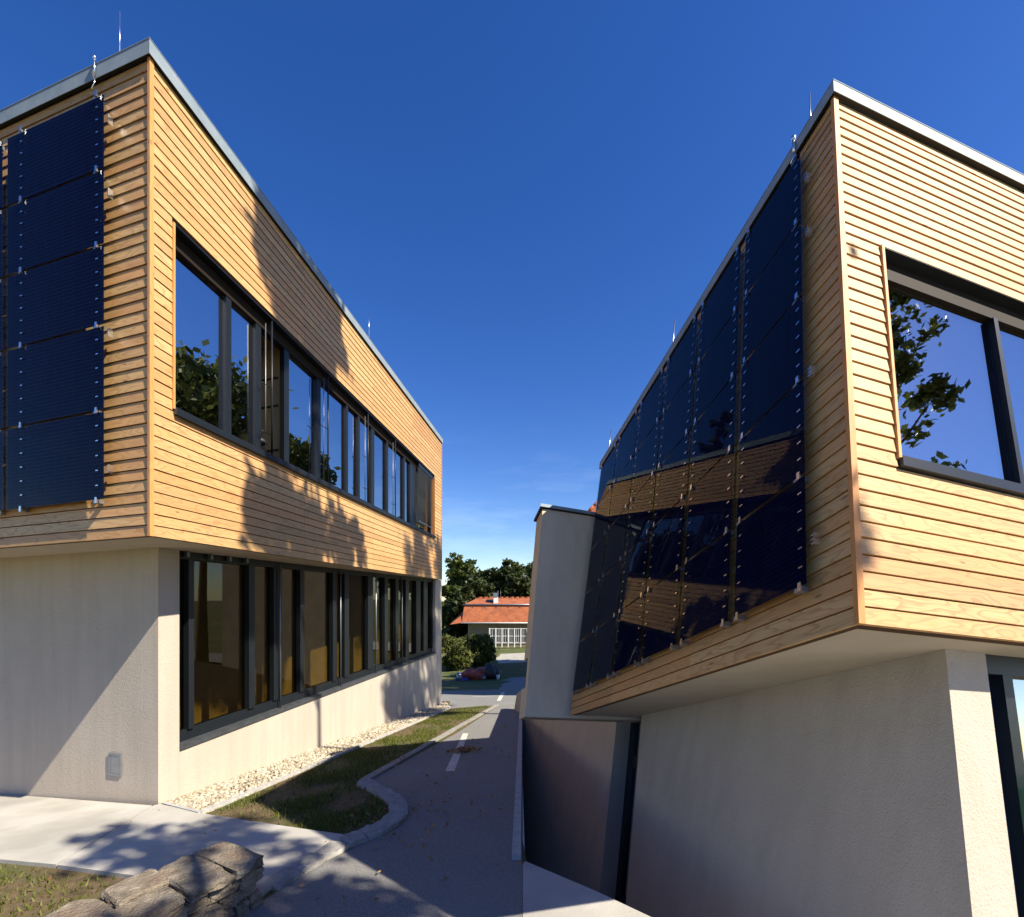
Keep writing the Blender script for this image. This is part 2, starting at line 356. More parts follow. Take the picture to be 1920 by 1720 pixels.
KC = [(-2.22, 7.28), (-2.02, 7.02), (-1.78, 6.72), (-1.56, 6.40), (-1.40, 6.10), (-1.31, 5.82), (-1.27, 5.56), (-1.31, 5.30), (-1.40, 5.10), (-1.52, 4.93), (-1.66, 4.76)]
road_left = [(-2.02, 3.70), (-1.854, 4.282), (-1.60, 4.78)] + [(x + 0.03, y) for x, y in KC[::-1]][1:] + [(-2.26, 7.36), (-1.374, 11.737), (-0.488, 17.875), (-2.4, 17.6)]
road = poly('road', [(-2.3, 2.6), (-2.9, 0.5), (-3.4, -7.5), (EDGE * -7.5 - 0.02, -7.5), (EDGE * 25.8 - 0.02, 25.8), (-30, 25.8), (-30, 20.2), (-4.2, 20.0), (-2.75, 20.0)][:3] +
            [(EDGE * -7.5 - 0.002, -7.5), (EDGE * 25.8 - 0.002, 25.8), (-30, 25.8), (-30, 20.6), (-2.7, 20.6), (-2.4, 17.6), (-0.488, 17.875), (-1.374, 11.737), (-2.26, 7.36)] +
            [(x + 0.03, y) for x, y in KC] + [(-1.60, 4.78), (-1.854, 4.282), (-2.02, 3.70)], M['asphalt'], 0.0)
sheet('far_road', lambda y: (-60, 30), [25.7, 27, 29, 31, 33, 34.5, 35.6], M['asphalt'], 0.003, 40)
sheet('path', lambda y: (-50, 40), [46.0, 48, 50, 52, 54.5], M['path'], 0.02, 30)
# painted line
lm = poly('road_marking', [(-1.214, 11.612), (-1.079, 11.575), (-0.954, 7.774), (-1.108, 7.803)], M['paint'], 0.004)
lm2 = poly('road_marking', [(-0.55, 24.2), (-0.36, 24.2), (-0.47, 19.6), (-0.64, 19.6)], M['paint'], 0.005)
sheet('road_marking', lambda y: (-2.2, 0.4), [22.15, 22.22, 22.30], M['paint'], 0.004, 8)
# concrete apron in two slabs with an open joint
poly('paving_slab', [(-12, 8.75), (-8.2, 7.53), (-4.97, 6.48), (-4.468, 4.60), (-5.206, 4.79), (-12, 6.3)], M['concrete'], 0.035, 0.10)
poly('paving_slab', [(-4.945, 6.475), (-4.90, 6.535), (-3.93, 6.0), (-2.725, 5.45), (-1.60, 4.96), (-1.66, 4.70), (-1.87, 4.275), (-2.04, 3.93), (-2.04, 3.70), (-2.45, 3.9), (-3.316, 4.23), (-4.448, 4.59)], M['concrete'], 0.035, 0.10)
# unseen retaining wall added below the terrace edge, white to bounce light; lower court
rw = thing('bounce_retaining_wall', (0.0, 8, -4), 'added white retaining wall out of view, bouncing light into the lower court', 'wall')
RP = [(2.2, 2.15), (0.982, 3.284), (0.131, 4.27), (EDGE * 9, 9), (EDGE * 17.5, 17.5), (EDGE * 26.5, 26.5)]
for (xa_, ya_), (xb_, yb_) in zip(RP[:-1], RP[1:]):
    d_ = Vector((xb_ - xa_, yb_ - ya_)).normalized(); n_ = Vector((-d_.y, d_.x)) * 0.22; vs = []
    for (x, y) in ((xa_, ya_), (xb_, yb_)):
        for k in (1, 0):
            for z in (-9.0, gz(x, y) - 0.035): q = Vector((x, y)) + n_ * k - d_ * 0.0 + Vector((-0.012, 0)); vs.append((q.x, q.y, z))
    mesh_obj('wall_segment', vs, BF, M['white'], rw)  # white face added as a reflector for the dark court
# pale paving between the road and the right building
poly('paving_slab', [(0.046, 2.0), (0.0965, 4.20), (0.122, 4.262), (0.655, 3.675), (0.977, 3.278), (1.2, 3.07), (1.28, 2.0)], M['concrete'], 0.004)
poly('paving_slab', [(1.29, 2.0), (1.21, 3.06), (2.195, 2.145), (2.5, 2.2), (2.5, 2.0)], M['concrete'], 0.004)
poly('paving_slab', [(0.002, 0.0), (0.0458, 1.99), (2.5, 1.99), (2.5, 0.0)], M['concrete'], 0.004)
poly('paving_slab', [(2.51, 0.0), (2.51, 2.2), (6.5, 3.1), (6.5, 0.0)], M['concrete'], 0.004)
def court_h(p): return -2.93 - 0.062 * max(p, -2)
vs, fs = [], []; pp = [-0.5, 2, 4, 5.6, 7, 9, 13, 18, 22]; ww = [-4, -2, -1, 0, 1.4, 3, 6]
for p in pp:
    for w in ww: vs.append(FB.pt(p, w, court_h(p) - 0.3))
for i in range(len(pp) - 1):
    for j in range(len(ww) - 1):
        a = i * len(ww) + j; fs.append((a, a + 1, a + len(ww) + 1, a + len(ww)))
mesh_obj('court_paving', vs, fs, M['concrete'], kind='structure')

# ------------------------------------------------------------------ building parts shared by both corners
NB = 42; HW = 5.453; PITCH = HW / NB
def siding_w(fr, root, win, wend, joints):
    """horizontal boards on the window side; win=(w0,w1,h0,h1)"""
    for k in range(NB):
        h0, h1 = k * PITCH + 0.004, (k + 1) * PITCH - 0.007
        spans = []
        cuts = [0.05] + joints + [wend]
        for a, b in zip(cuts[:-1], cuts[1:]): spans.append((a + (0.0 if a == 0.05 else 0.0025), b - 0.0025))
        if h1 > win[2] + 0.01 and h0 < win[3] - 0.01:
            sp = []
            for a, b in spans:
                if a < win[0] - 0.03: sp.append((a, min(b, win[0] - 0.03)))
                if b > win[1] + 0.03: sp.append((max(a, win[1] + 0.03), b))
            spans = sp
        for a, b in spans:
            j = random.uniform(-0.0015, 0.0015)
            if b - a > 0.02: fr.box('facade_board', M['wood'], root, (0.0 + j, 0.034), (a, b), (h0, h1), 'w', ('p', 0.011))
def siding_p(fr, root, pend, joints):
    for k in range(NB):
        h0, h1 = k * PITCH + 0.004, (k + 1) * PITCH - 0.007
        cuts = [0.028] + joints + [pend]
        for a, b in zip(cuts[:-1], cuts[1:]):
            j = random.uniform(-0.0015, 0.0015)
            fr.box('facade_board', M['wood'], root, (a + 0.002, b - 0.002), (0.0 + j, 0.034), (h0, h1), 'p', ('w', 0.011))
def shell(fr, root, pend, wend, win):
    B = M['back']
    # sheathing behind the boards, with the window opening left out
    fr.box('sheathing', B, root, (0.036, 0.13), (0.04, win[0] - 0.012), (0.012, HW), 'w')
    fr.box('sheathing', B, root, (0.036, 0.13), (win[1] + 0.012, wend - 0.01), (0.012, HW), 'w')
    fr.box('sheathing', B, root, (0.036, 0.13), (win[0] - 0.012, win[1] + 0.012), (0.012, win[2] - 0.012), 'w')
    fr.box('sheathing', B, root, (0.036, 0.13), (win[0] - 0.012, win[1] + 0.012), (win[3] + 0.012, HW), 'w')
    fr.box('sheathing', B, root, (0.131, pend - 0.01), (0.036, 0.13), (0.012, HW), 'p')
    fr.box('sheathing', B, root, (pend - 0.12, pend - 0.012), (0.131, wend - 0.131), (0.05, HW), 'w')
    fr.box('sheathing', M['wood'], root, (0.131, pend - 0.12), (wend - 0.13, wend - 0.012), (0.012, HW), 'p')
    fr.box('roof', M['alud'], root, (0.03, pend), (0.03, wend), (HW + 0.002, HW + 0.06), 'w')
    fr.box('soffit', M['soffit'], root, (0.03, pend), (0.03, wend), (0.018, 0.011 + 0.03), 'w')
    # corner trim and zinc coping
    fr.box('corner_trim', M['trim'], root, (-0.012, 0.026), (-0.012, 0.047), (0.0, HW), 'h')
    for (pa, pb, wa, wb) in ((-0.045, -0.040, -0.045, wend + 0.03), (-0.0395, pend, -0.045, -0.040)):
        fr.box('coping', M['zinc'], root, (pa, pb), (wa, wb), (HW - 0.012, HW + 0.152), 'w')
    fr.box('coping_cap', M['zinc'], root, (-0.05, 0.30), (-0.05, wend + 0.03), (HW + 0.1525, HW + 0.160), 'w')
    fr.box('coping_cap', M['zinc'], root, (0.301, pend), (-0.05, 0.30), (HW + 0.1525, HW + 0.160), 'p')
    fr.box('parapet', M['alud'], root, (-0.039, 0.25), (-0.039, wend), (HW + 0.061, HW + 0.152), 'w')
    fr.box('parapet', M['alud'], root, (0.251, pend), (-0.039, 0.25), (HW + 0.061, HW + 0.152), 'p')
    fr.box('drip_edge', M['frame'], root, (-0.036, 0.0), (-0.036, wend), (HW + 0.0, HW + 0.012), 'w')
    fr.box('drip_edge', M['frame'], root, (0.001, pend), (-0.036, 0.0), (HW + 0.0, HW + 0.012), 'p')
def reveal(fr, root, win, deep=0.30, lip=0.05):
    w0, w1, h0, h1 = win
    fr.box('window_reveal', M['trim'], root, (-0.016, deep), (w0 - 0.03, w0), (h0, h1 + 0.0), 'h')
    fr.box('window_reveal', M['trim'], root, (-0.016, deep), (w1, w1 + 0.03), (h0, h1), 'h')
    fr.box('window_head', M['frame'], root, (0.004, deep), (w0 - 0.028, w1 + 0.028), (h1 + 0.001, h1 + 0.02), 'w')
    fr.box('window_sill', M['sill'], root, (-lip, deep), (w0 - 0.012, w1 + 0.02), (h0 - 0.065, h0), 'w')
    fr.box('window_sill_lip', M['frame'], root, (-lip - 0.005, -lip - 0.0005), (w0 - 0.012, w1 + 0.02), (h0 - 0.075, h0 + 0.012), 'w')

SOLAR_N = [0]
def solar(fr, p0, p1, h0, h1, label, group, off=-0.1, clips=(0.09, 0.09), top=False, tabs=True):
    t = thing('solar_panel', fr.pt((p0 + p1) / 2, off, h0), label, 'solar panel', group)
    g = 0.012; m_ = 0.035
    fr.box('glass_sheet', M['pvglass'], t, (p0 + g, p1 - g), (off - 0.006, off + 0.006), (h0 + g, h1 - g), 'p')
    fr.box('cell_sheet', M['cells'], t, (p0 + g + m_, p1 - g - m_), (off + 0.0075, off + 0.011), (h0 + g + 0.004, h1 - g - 0.004), 'p')
    for side in (0, 1):
        pc = p0 + clips[0] if side == 0 else p1 - clips[1]
        def clamp(hc):
            c = fr.box('clamp', M['alu'], t, (pc - 0.016, pc + 0.016), (off - 0.022, off - 0.0075), (hc - 0.034, hc + 0.034), 'h')
            fr.box('bracket', M['alud'], c, (pc + 0.018, pc + 0.085), (off + 0.012, -0.004), (hc - 0.022, hc + 0.022), 'p')
        clamp(h0)
        if top: clamp(h1)
        if tabs:
            for i in range(5):
                hc = h0 + (h1 - h0) * (i + 1) / 6
                fr.box('contact_tab', M['alu'], t, (pc - 0.02, pc + 0.02), (off - 0.0085, off - 0.0065), (hc - 0.006, hc + 0.006), 'p')
    return t

# ------------------------------------------------------------------ LEFT building
WINA = (0.345, 12.35, 1.58, 3.83); WEND = 13.45; PEND = 6.5
rA = thing('timber_building', FA.pt(0.951, 0.945, -3.59), 'left timber-clad building whose long window side runs away down the road', 'building', None)
shell(FA, rA, PEND, WEND, WINA)
siding_w(FA, rA, WINA, WEND - 0.02, [3.28, 6.5, 9.75])
siding_p(FA, rA, PEND, [3.4])
FA.box('corner_trim', M['trim'], rA, (-0.012, 0.03), (WEND - 0.019, WEND + 0.012), (0, HW), 'h')
reveal(FA, rA, WINA, 0.30)
# strip window: frames, panes, guide posts, one open bay, one lowered blind
gp = 0.20; hb, ht = 1.58, 3.83
FA.box('window_frame', M['frame'], rA, (0.09, 0.26), (0.346, 12.349), (hb + 0.001, hb + 0.085), 'w')
FA.box('blind_box', M['head'], rA, (0.13, 0.26), (0.346, 12.349), (3.66, ht - 0.001), 'w')
frames = [(0.346, 0.40), (1.39, 1.50), (2.06, 2.19), (2.83, 2.98), (3.94, 4.10), (5.24, 5.34), (5.87, 5.98), (6.68, 6.87), (7.74, 7.88), (9.20, 9.33), (9.83, 10.45), (12.27, 12.349)]
for a, b in frames: FA.box('mullion', M['frame'], rA, (0.14, 0.235), (a, b), (hb + 0.086, 3.659 if b - a < 0.3 else ht - 0.002), 'h')
for (a, _), (b, _) in zip(frames[:-1], frames[1:]):
    lo = dict(frames)[a]
    if abs(lo - 2.19) < 0.01:                # the open bay
        continue
    FA.box('window_pane', M['glass'], rA, (gp, gp + 0.012), (lo, b), (hb + 0.086, 3.659), 'w')
for c_ in (2.33, 4.21, 6.23, 8.17):
    po = tube('guide_post', [FA.pt(0.03, c_, hb + 0.0), FA.pt(0.03, c_, ht)], [0.016, 0.016], M['frame'], rA)
    tube('guide_rail', [FA.pt(0.05, c_ - 0.14, hb), FA.pt(0.05, c_ - 0.14, 3.70)], [0.009, 0.009], M['rail'], po, 6)
    for hh in (1.95, 2.72): tube('guide_tie', [FA.pt(0.03, c_, hh), FA.pt(0.06, c_ - 0.25, hh)], [0.008, 0.008], M['frame'], po, 6)
bl = FA.box('blind_headbox', M['frame'], rA, (0.03, 0.12), (10.46, 12.26), (3.70, 3.82), 'w')
for k in range(44):
    hh = 3.68 - k * 0.0405
    FA.box('blind_slat', M['blind'], rA, (0.045, 0.085), (10.48, 12.25), (hh, hh + 0.016), 'w', ('p', 0.03))
FA.box('blind_bottom_rail', M['alu'], rA, (0.04, 0.09), (10.48, 12.25), (1.865, 1.885), 'w')
# the room behind the strip window
for nm, mt, p, w, h in (('room_ceiling', 'ceil', (0.27, 3.4), (0.14, 13.2), (3.84, 3.88)), ('room_floor', 'roomd', (0.27, 3.4), (0.14, 13.2), (0.9, 0.95)),
                        ('room_wall', 'room', (3.4, 3.5), (0.14, 13.2), (0.95, 3.84)), ('room_wall', 'room', (0.27, 3.4), (3.02, 3.10), (0.95, 3.84)),
                        ('room_wall', 'room', (0.3, 3.4), (6.7, 6.8), (0.95, 3.84)), ('room_wall', 'room', (0.3, 3.4), (10.0, 10.1), (0.95, 3.84)), ('room_wall', 'room', (0.3, 3.4), (13.1, 13.2), (0.95, 3.84))):
    FA.box(nm, M[mt], rA, p, w, h, 'w')
for hh in (1.95, 2.75, 3.25): FA.box('wall_rail', M['roomd'], rA, (0.4, 3.3), (2.995, 3.0195), (hh, hh + 0.03), 'p')

pl = thing('pendant_lamp', FA.pt(0.62, 2.72, 2.05), 'small dark pendant lamp seen through the open window bay', 'lamp')
tube('cord', [FA.pt(0.62, 2.72, 2.13), FA.pt(0.62, 2.72, 3.84)], [0.006, 0.006], M['dark'], pl, 6); tube('lamp_shade', [FA.pt(0.62, 2.72, 2.02), FA.pt(0.62, 2.72, 2.06), FA.pt(0.62, 2.72, 2.14)], [0.15, 0.14, 0.03], M['dark'], pl, 14)
# lower storey: rendered wall, set back under the timber storey and slightly splayed in plan
OA = FA.pt(0.951, 0.945, 0); LA = (FA.pt(0.2, 13.35, 0) - OA).normalized(); NA = FA.P.copy()      # NA points inwards
def lowbox(name, mat, parent, l, r, h): return hexa(name, OA + LA * l[0] + NA * r[0] + FA.V * h[0], LA * (l[1] - l[0]), NA * (r[1] - r[0]), FA.V * (h[1] - h[0]), mat, parent)
LEND = 12.95
lowbox('rendered_wall', M['stucco'], rA, (0.0, 0.345), (0.0, 0.30), (-4.3, 0.017))
lowbox('rendered_wall', M['stucco'], rA, (12.15, LEND), (0.0, 0.30), (-6.3, 0.017))
lowbox('rendered_wall', M['stucco'], rA, (0.3455, 12.1495), (0.0, 0.30), (-6.3, -2.93))
# pale wall on the panel side
FA.box('rendered_wall', M['stucco'], rA, (0.951 + 0.301, PEND - 0.3), (0.945, 1.2), (-5.0, 0.017), 'p')
hexa('rendered_wall', OA + NA * 0.0 + FA.V * -5.0, NA * 0.3005, FA.W * 0.02 - LA * 0.02 + LA * 0.0 + FA.W * 0.0005, FA.V * 0.6, M['stucco'], rA)
lowbox('rendered_wall', M['stucco'], rA, (LEND - 0.3, LEND - 0.002), (0.301, 5.0), (-6.3, 0.017))
lowbox('window_sill', M['sill'], rA, (0.3455, 12.149), (-0.03, 0.30), (-2.929, -2.865))
# lower strip window
hb2, ht2 = -2.80, -0.03
lowbox('window_frame', M['frame'], rA, (0.346, 12.148), (0.14, 0.28), (-2.864, -2.70))
lowbox('window_frame', M['frame'], rA, (0.346, 12.148), (0.10, 0.28), (-0.10, 0.016))
lf = [(0.346, 0.44), (0.60, 0.70), (1.90, 2.05), (2.58, 2.82), (3.43, 3.58), (4.73, 4.90), (5.28, 5.50), (6.55, 6.87), (7.65, 7.88), (8.48, 8.69), (9.31, 9.6), (10.30, 10.73), (11.06, 11.5), (12.0, 12.148)]
for a, b in lf: lowbox('mullion', M['frame'], rA, (a, b), (0.10, 0.27), (-2.699, -0.101))
for (a, b), (c_, _) in zip(lf[:-1], lf[1:]): lowbox('window_pane', M['glassl'], rA, (b, c_), (0.20, 0.212), (-2.699, -0.101))
for l_ in (2.72, 5.02, 6.98, 8.9): tube('guide_post', [OA + LA * l_ + NA * 0.06 + FA.V * -2.86, OA + LA * l_ + NA * 0.06 + FA.V * -0.02], [0.018, 0.018], M['rail'], rA)
for l_ in (0.5, 0.95, 1.35, 1.75): lowbox('frame_bracket', M['rail'], rA, (l_, l_ + 0.05), (0.02, 0.09), (-0.07, 0.012))
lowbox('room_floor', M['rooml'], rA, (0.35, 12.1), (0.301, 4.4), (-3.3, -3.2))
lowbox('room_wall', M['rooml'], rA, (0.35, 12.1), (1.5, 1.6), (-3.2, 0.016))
# grey hatch in the rendered wall by the paved apron
hc = thing('wall_hatch', FA.pt(0.951 + 0.80, 0.93, -3.25), 'small grey metal hatch set low in the rendered wall near the corner', 'hatch')
for a, b, h0, h1 in ((0.70, 0.725, -3.24, -2.92), (0.925, 0.95, -3.24, -2.92), (0.7255, 0.9245, -3.24, -3.215), (0.7255, 0.9245, -2.945, -2.92)):
    FA.box('hatch_frame', M['alud'], hc, (0.951 + a, 0.951 + b), (0.925, 0.944), (h0, h1), 'h')
FA.box('hatch_door', M['alud'], hc, (0.951 + 0.726, 0.951 + 0.924), (0.932, 0.944), (-3.2145, -2.9455), 'h')
# solar panels on the shaded side
rowsA = [0.44, 1.48, 2.47, 3.40, 4.28, 5.15]
rname = ['bottom', 'second', 'middle', 'fourth', 'top']
for ci, (a, b) in enumerate(((0.57, 2.37), (2.38, 4.18), (4.19, 5.99))):
    cn = ('nearest the corner', 'second from the corner', 'farthest from the corner')[ci]
    for ri in range(5):
        solar(FA, a, b, rowsA[ri], rowsA[ri + 1], f'dark solar panel, left building, {rname[ri]} row, {cn}', 'solar panels on the left building', clips=(0.14, 0.33), top=ri == 4, tabs=ci == 0)

# ------------------------------------------------------------------ RIGHT building
WINB = (0.505, 4.9, 1.375, 3.63); WENDB = 5.4; PENDB = 6.36
rB = thing('timber_building', FB.pt(0.388, 1.372, -2.9), 'right timber-clad building with a tall wall of solar panels on its shaded side', 'building')
shell(FB, rB, PENDB, WENDB, WINB)
siding_w(FB, rB, WINB, WENDB, [2.95])
siding_p(FB, rB, PENDB, [2.1, 4.3])
reveal(FB, rB, WINB, 0.24, 0.025)
FB.box('window_frame', M['frame'], rB, (0.10, 0.22), (0.506, 4.899), (1.376, 1.41), 'w')
FB.box('blind_box', M['head'], rB, (0.10, 0.22), (0.506, 4.899), (3.42, 3.629), 'w')
fb = [(0.506, 0.53), (2.075, 2.135), (3.0, 3.06), (3.95, 4.03), (4.85, 4.899)]
for a, b in fb: FB.box('mullion', M['frame'], rB, (0.085, 0.19), (a, b), (1.411, 3.419), 'h')
for (a, b), (c_, _) in zip(fb[:-1], fb[1:]): FB.box('window_pane', M['glass'], rB, (0.14, 0.15), (b, c_), (1.411, 3.419), 'w')
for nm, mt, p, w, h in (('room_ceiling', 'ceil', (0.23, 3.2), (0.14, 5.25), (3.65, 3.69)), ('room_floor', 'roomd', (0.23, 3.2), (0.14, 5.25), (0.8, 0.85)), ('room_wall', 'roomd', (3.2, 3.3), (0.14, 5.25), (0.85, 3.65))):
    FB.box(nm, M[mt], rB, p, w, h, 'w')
# lower storey
FB.box('rendered_wall', M['stucco'], rB, (0.388, 5.985), (1.372, 1.62), (-4.6, 0.017), 'p')
FB.box('rendered_wall', M['stucco'], rB, (7.36, 20.0), (1.372, 1.62), (-5.2, 2.4), 'p')
FB.box('rendered_wall', M['stucco'], rB, (0.388, 0.62), (1.6205, 1.842), (-4.6, 0.017), 'w')
FB.box('rendered_wall', M['stucco'], rB, (0.388, 0.62), (4.9, 5.2), (-4.6, 0.017), 'w')
# slit door recess
FB.box('door_reveal', M['stucco'], rB, (7.2, 7.359), (1.372, 1.95), (-4.6, 0.10), 'h')
FB.box('door_lintel', M['soffit'], rB, (5.986, 7.2), (1.45, 1.95), (0.05, 0.10), 'p')
FB.box('door_pane', M['glass'], rB, (6.0, 7.19), (1.78, 1.79), (-4.4, 0.048), 'h')
FB.box('door_backing', M['roomd'], rB, (5.99, 7.2), (1.951, 2.0), (-4.6, 0.1), 'h')
for h0, h1 in ((-4.0, -3.3), (-0.95, -0.72), (-0.02, 0.048)): FB.box('door_frame', M['frame'], rB, (6.0, 7.19), (1.72, 1.84), (h0, h1), 'p')
for a, b in ((6.0, 6.14), (7.02, 7.19)): FB.box('door_frame', M['frame'], rB, (a, b), (1.715, 1.842), (-4.899, -0.021), 'h')
# lower window on the sunny side
FB.box('window_frame', M['frame'], rB, (0.42, 0.60), (1.8425, 4.899), (-0.15, 0.016), 'w')
for a, b in ((1.8425, 1.87), (2.08, 2.20), (3.1, 3.22)): FB.box('mullion', M['frame'], rB, (0.42, 0.60), (a, b), (-3.4, -0.151), 'h')
for a, b in ((1.871, 2.079), (2.201, 3.099), (3.221, 4.899)): FB.box('window_pane', M['glass'], rB, (0.52, 0.53), (a, b), (-3.4, -0.151), 'w')
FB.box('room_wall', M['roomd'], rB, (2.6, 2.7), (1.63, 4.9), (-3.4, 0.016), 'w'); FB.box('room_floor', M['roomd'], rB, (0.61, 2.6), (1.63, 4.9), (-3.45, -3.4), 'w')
FB.box('sheathing', M['stucco'], rB, (0.63, 6.0), (4.91, 5.15), (-4.6, 0.017), 'p')
gr = thing('glass_railing', FB.pt(0.30, 2.0, -3.4), 'clear glass railing with a bright green edge in front of the lower right window', 'railing')
FB.box('glass_sheet', M['gglass'], gr, (0.30, 0.315), (2.02, 3.2), (-3.3, -0.98), 'h')
edge_m = mat_plain('green_glass_edge', (0.32, 0.62, 0.50), 0.15)
FB.box('glass_edge', edge_m, gr, (0.30, 0.315), (2.005, 2.0195), (-3.3, -0.98), 'h')
rowsB = [0.396 + 0.967 * i for i in range(6)]
colw = ('first', 'second', 'third', 'fourth', 'fifth', 'sixth')
for ci in range(6):
    a = 0.305 + 0.965 * ci
    for ri in range(5):
        solar(FB, a, a + 0.962, rowsB[ri], rowsB[ri + 1], f'dark solar panel on the right building, {rname[ri]} row, {colw[ci]} column from the sunlit corner', 'solar panels on the right building', clips=(0.09, 0.12), top=ri == 4, tabs=ci < 4)
# wing of pale render behind the panel wall
wg = thing('rendered_wing', FB.pt(6.5, -0.5, -0.03), 'pale beige rendered wing with dark roof edge jutting out behind the solar wall', 'building')
def wingwall(p0, p1, wl0, wl1, wr0, wr1, h0, h1, mat=None):
    vs = [FB.pt(p, w, h) for p in (p0, p1) for (w, h) in ((wl0, h0), (wl1, h1), (wr0, h0), (wr1, h1))]
    return mesh_obj('wall', vs, BF, mat or M['stucco_b'], wg)
def wlft(h): return -0.86 - 0.32 * (h + 0.03) / 4.37
wingwall(6.5, 6.7, wlft(-0.03), wlft(4.34), 3.0, 3.0, -0.03, 4.34)
wingwall(6.701, 7.05, wlft(1.15), wlft(4.34), wlft(1.15) + 0.18, wlft(4.34) + 0.18, 1.15, 4.34)
wingwall(6.701, 7.05, wlft(-0.03), wlft(0.55), wlft(-0.03) + 0.18, wlft(0.55) + 0.18, -0.03, 0.55)
wingwall(6.701, 7.05, wlft(0.551) + 0.08, wlft(1.149) + 0.08, wlft(0.551) + 0.17, wlft(1.149) + 0.17, 0.551, 1.149, M['frame']).name = 'window_pane'
wingwall(6.9, 7.05, wlft(-0.03) + 0.181, wlft(4.34) + 0.181, 3.0, 3.0, -0.02, 4.34)
FB.box('roof', M['frame'], wg, (6.44, 7.1), (-1.24, 3.0), (4.345, 4.40), 'w')
FB.box('roof_edge', M['zinc'], wg, (6.43, 6.4395), (-1.25, 3.0), (4.35, 4.42), 'w')
FB.box('soffit', M['soffit'], wg, (6.701, 7.04), (-0.67, 1.371), (-0.03 + 0.004, 0.012), 'w')

# ------------------------------------------------------------------ roof-edge metalwork
def rod(fr, p, w, hb_, h, label, r=0.007):
    b = fr.pt(p, w, hb_); t = thing('lightning_rod', b, label, 'lightning rod', 'lightning rods along the roof edges')
    up = Vector((0, 0, 1)) if fr is FA else fr.V
    tube('rod', [b, b + up * h], [r, r * 0.7], M['alu'], t, 6)
    tube('rod_base', [b - up * 0.06, b + up * 0.03, b + up * 0.05], [0.022, 0.022, 0.012], M['alu'], t, 8)
TOP = HW + 0.16
rod(FA, 0.58, 0.08, TOP + 0.06, 0.62, 'thin white lightning rod on the left roof close to the corner')
rod(FA, 0.08, 6.4, TOP + 0.06, 0.75, 'thin lightning rod far along the left roof above the window side', 0.008)
rod(FB, 0.37, 0.08, TOP + 0.06, 0.68, 'lightning rod nearest the corner of the right roof', 0.006)
rod(FB, 3.36, 0.08, TOP + 0.06, 0.74, 'lightning rod halfway along the right roof edge', 0.009)
rod(FB, 6.2, 0.08, TOP + 0.06, 0.74, 'lightning rod at the far end of the right roof edge', 0.008)
def roofclip(fr, p, label):
    t = thing('conductor_clip', fr.pt(p, -0.06, HW - 0.1), label, 'clip', 'metal conductor clips on the coping')
    tube('clip_stem', [fr.pt(p, -0.065, HW - 0.02), fr.pt(p, -0.075, HW + 0.19)], [0.010, 0.010], M['alu'], t, 6)
    lump('clip_head', fr.pt(p, -0.07, HW + 0.20), (0.022, 0.022, 0.032), M['alu'], t, 0.1, 3, 1)
    tube('conductor', [fr.pt(p, -0.068, HW - 0.02), fr.pt(p - 0.01, -0.075, HW - 0.10), fr.pt(p + 0.02, -0.09, HW - 0.18)], [0.006, 0.006, 0.006], M['alu'], t, 6)
roofclip(FA, 0.80, 'bright metal conductor clip on the left coping above the solar panels')
roofclip(FB, 0.46, 'bright metal conductor clip on the right coping above the solar panels')
def edgeclip(fr, p, h, label, s=1.0):
    t = thing('edge_clip', fr.pt(p, -0.08, h), label, 'clip', 'wire clips at the panel edge')
    for dh in (-0.035, 0.0, 0.035): fr.box('clip_plate', M['alu'], t, (p - 0.03 * s, p + 0.004), (-0.085 - 0.002 * dh, -0.035), (h + dh - 0.006, h + dh + 0.006), 'p')
    fr.box('clip_back', M['alu'], t, (p - 0.034 * s, p - 0.0305 * s), (-0.09, -0.03), (h - 0.05, h + 0.05), 'h')
for h, wd_ in ((4.75, 'upper'), (4.0, 'second'), (2.33, 'third'), (0.75, 'lowest')):
    edgeclip(FB, 0.305, h, f'{wd_} wire clip on the panel edge beside the right building corner')
for h, wd_ in ((4.85, 'upper'), (4.0, 'second'), (2.38, 'third'), (0.8, 'lowest')):
    edgeclip(FA, 0.57, h, f'{wd_} wire clip on the panel edge beside the left building corner', 0.6)

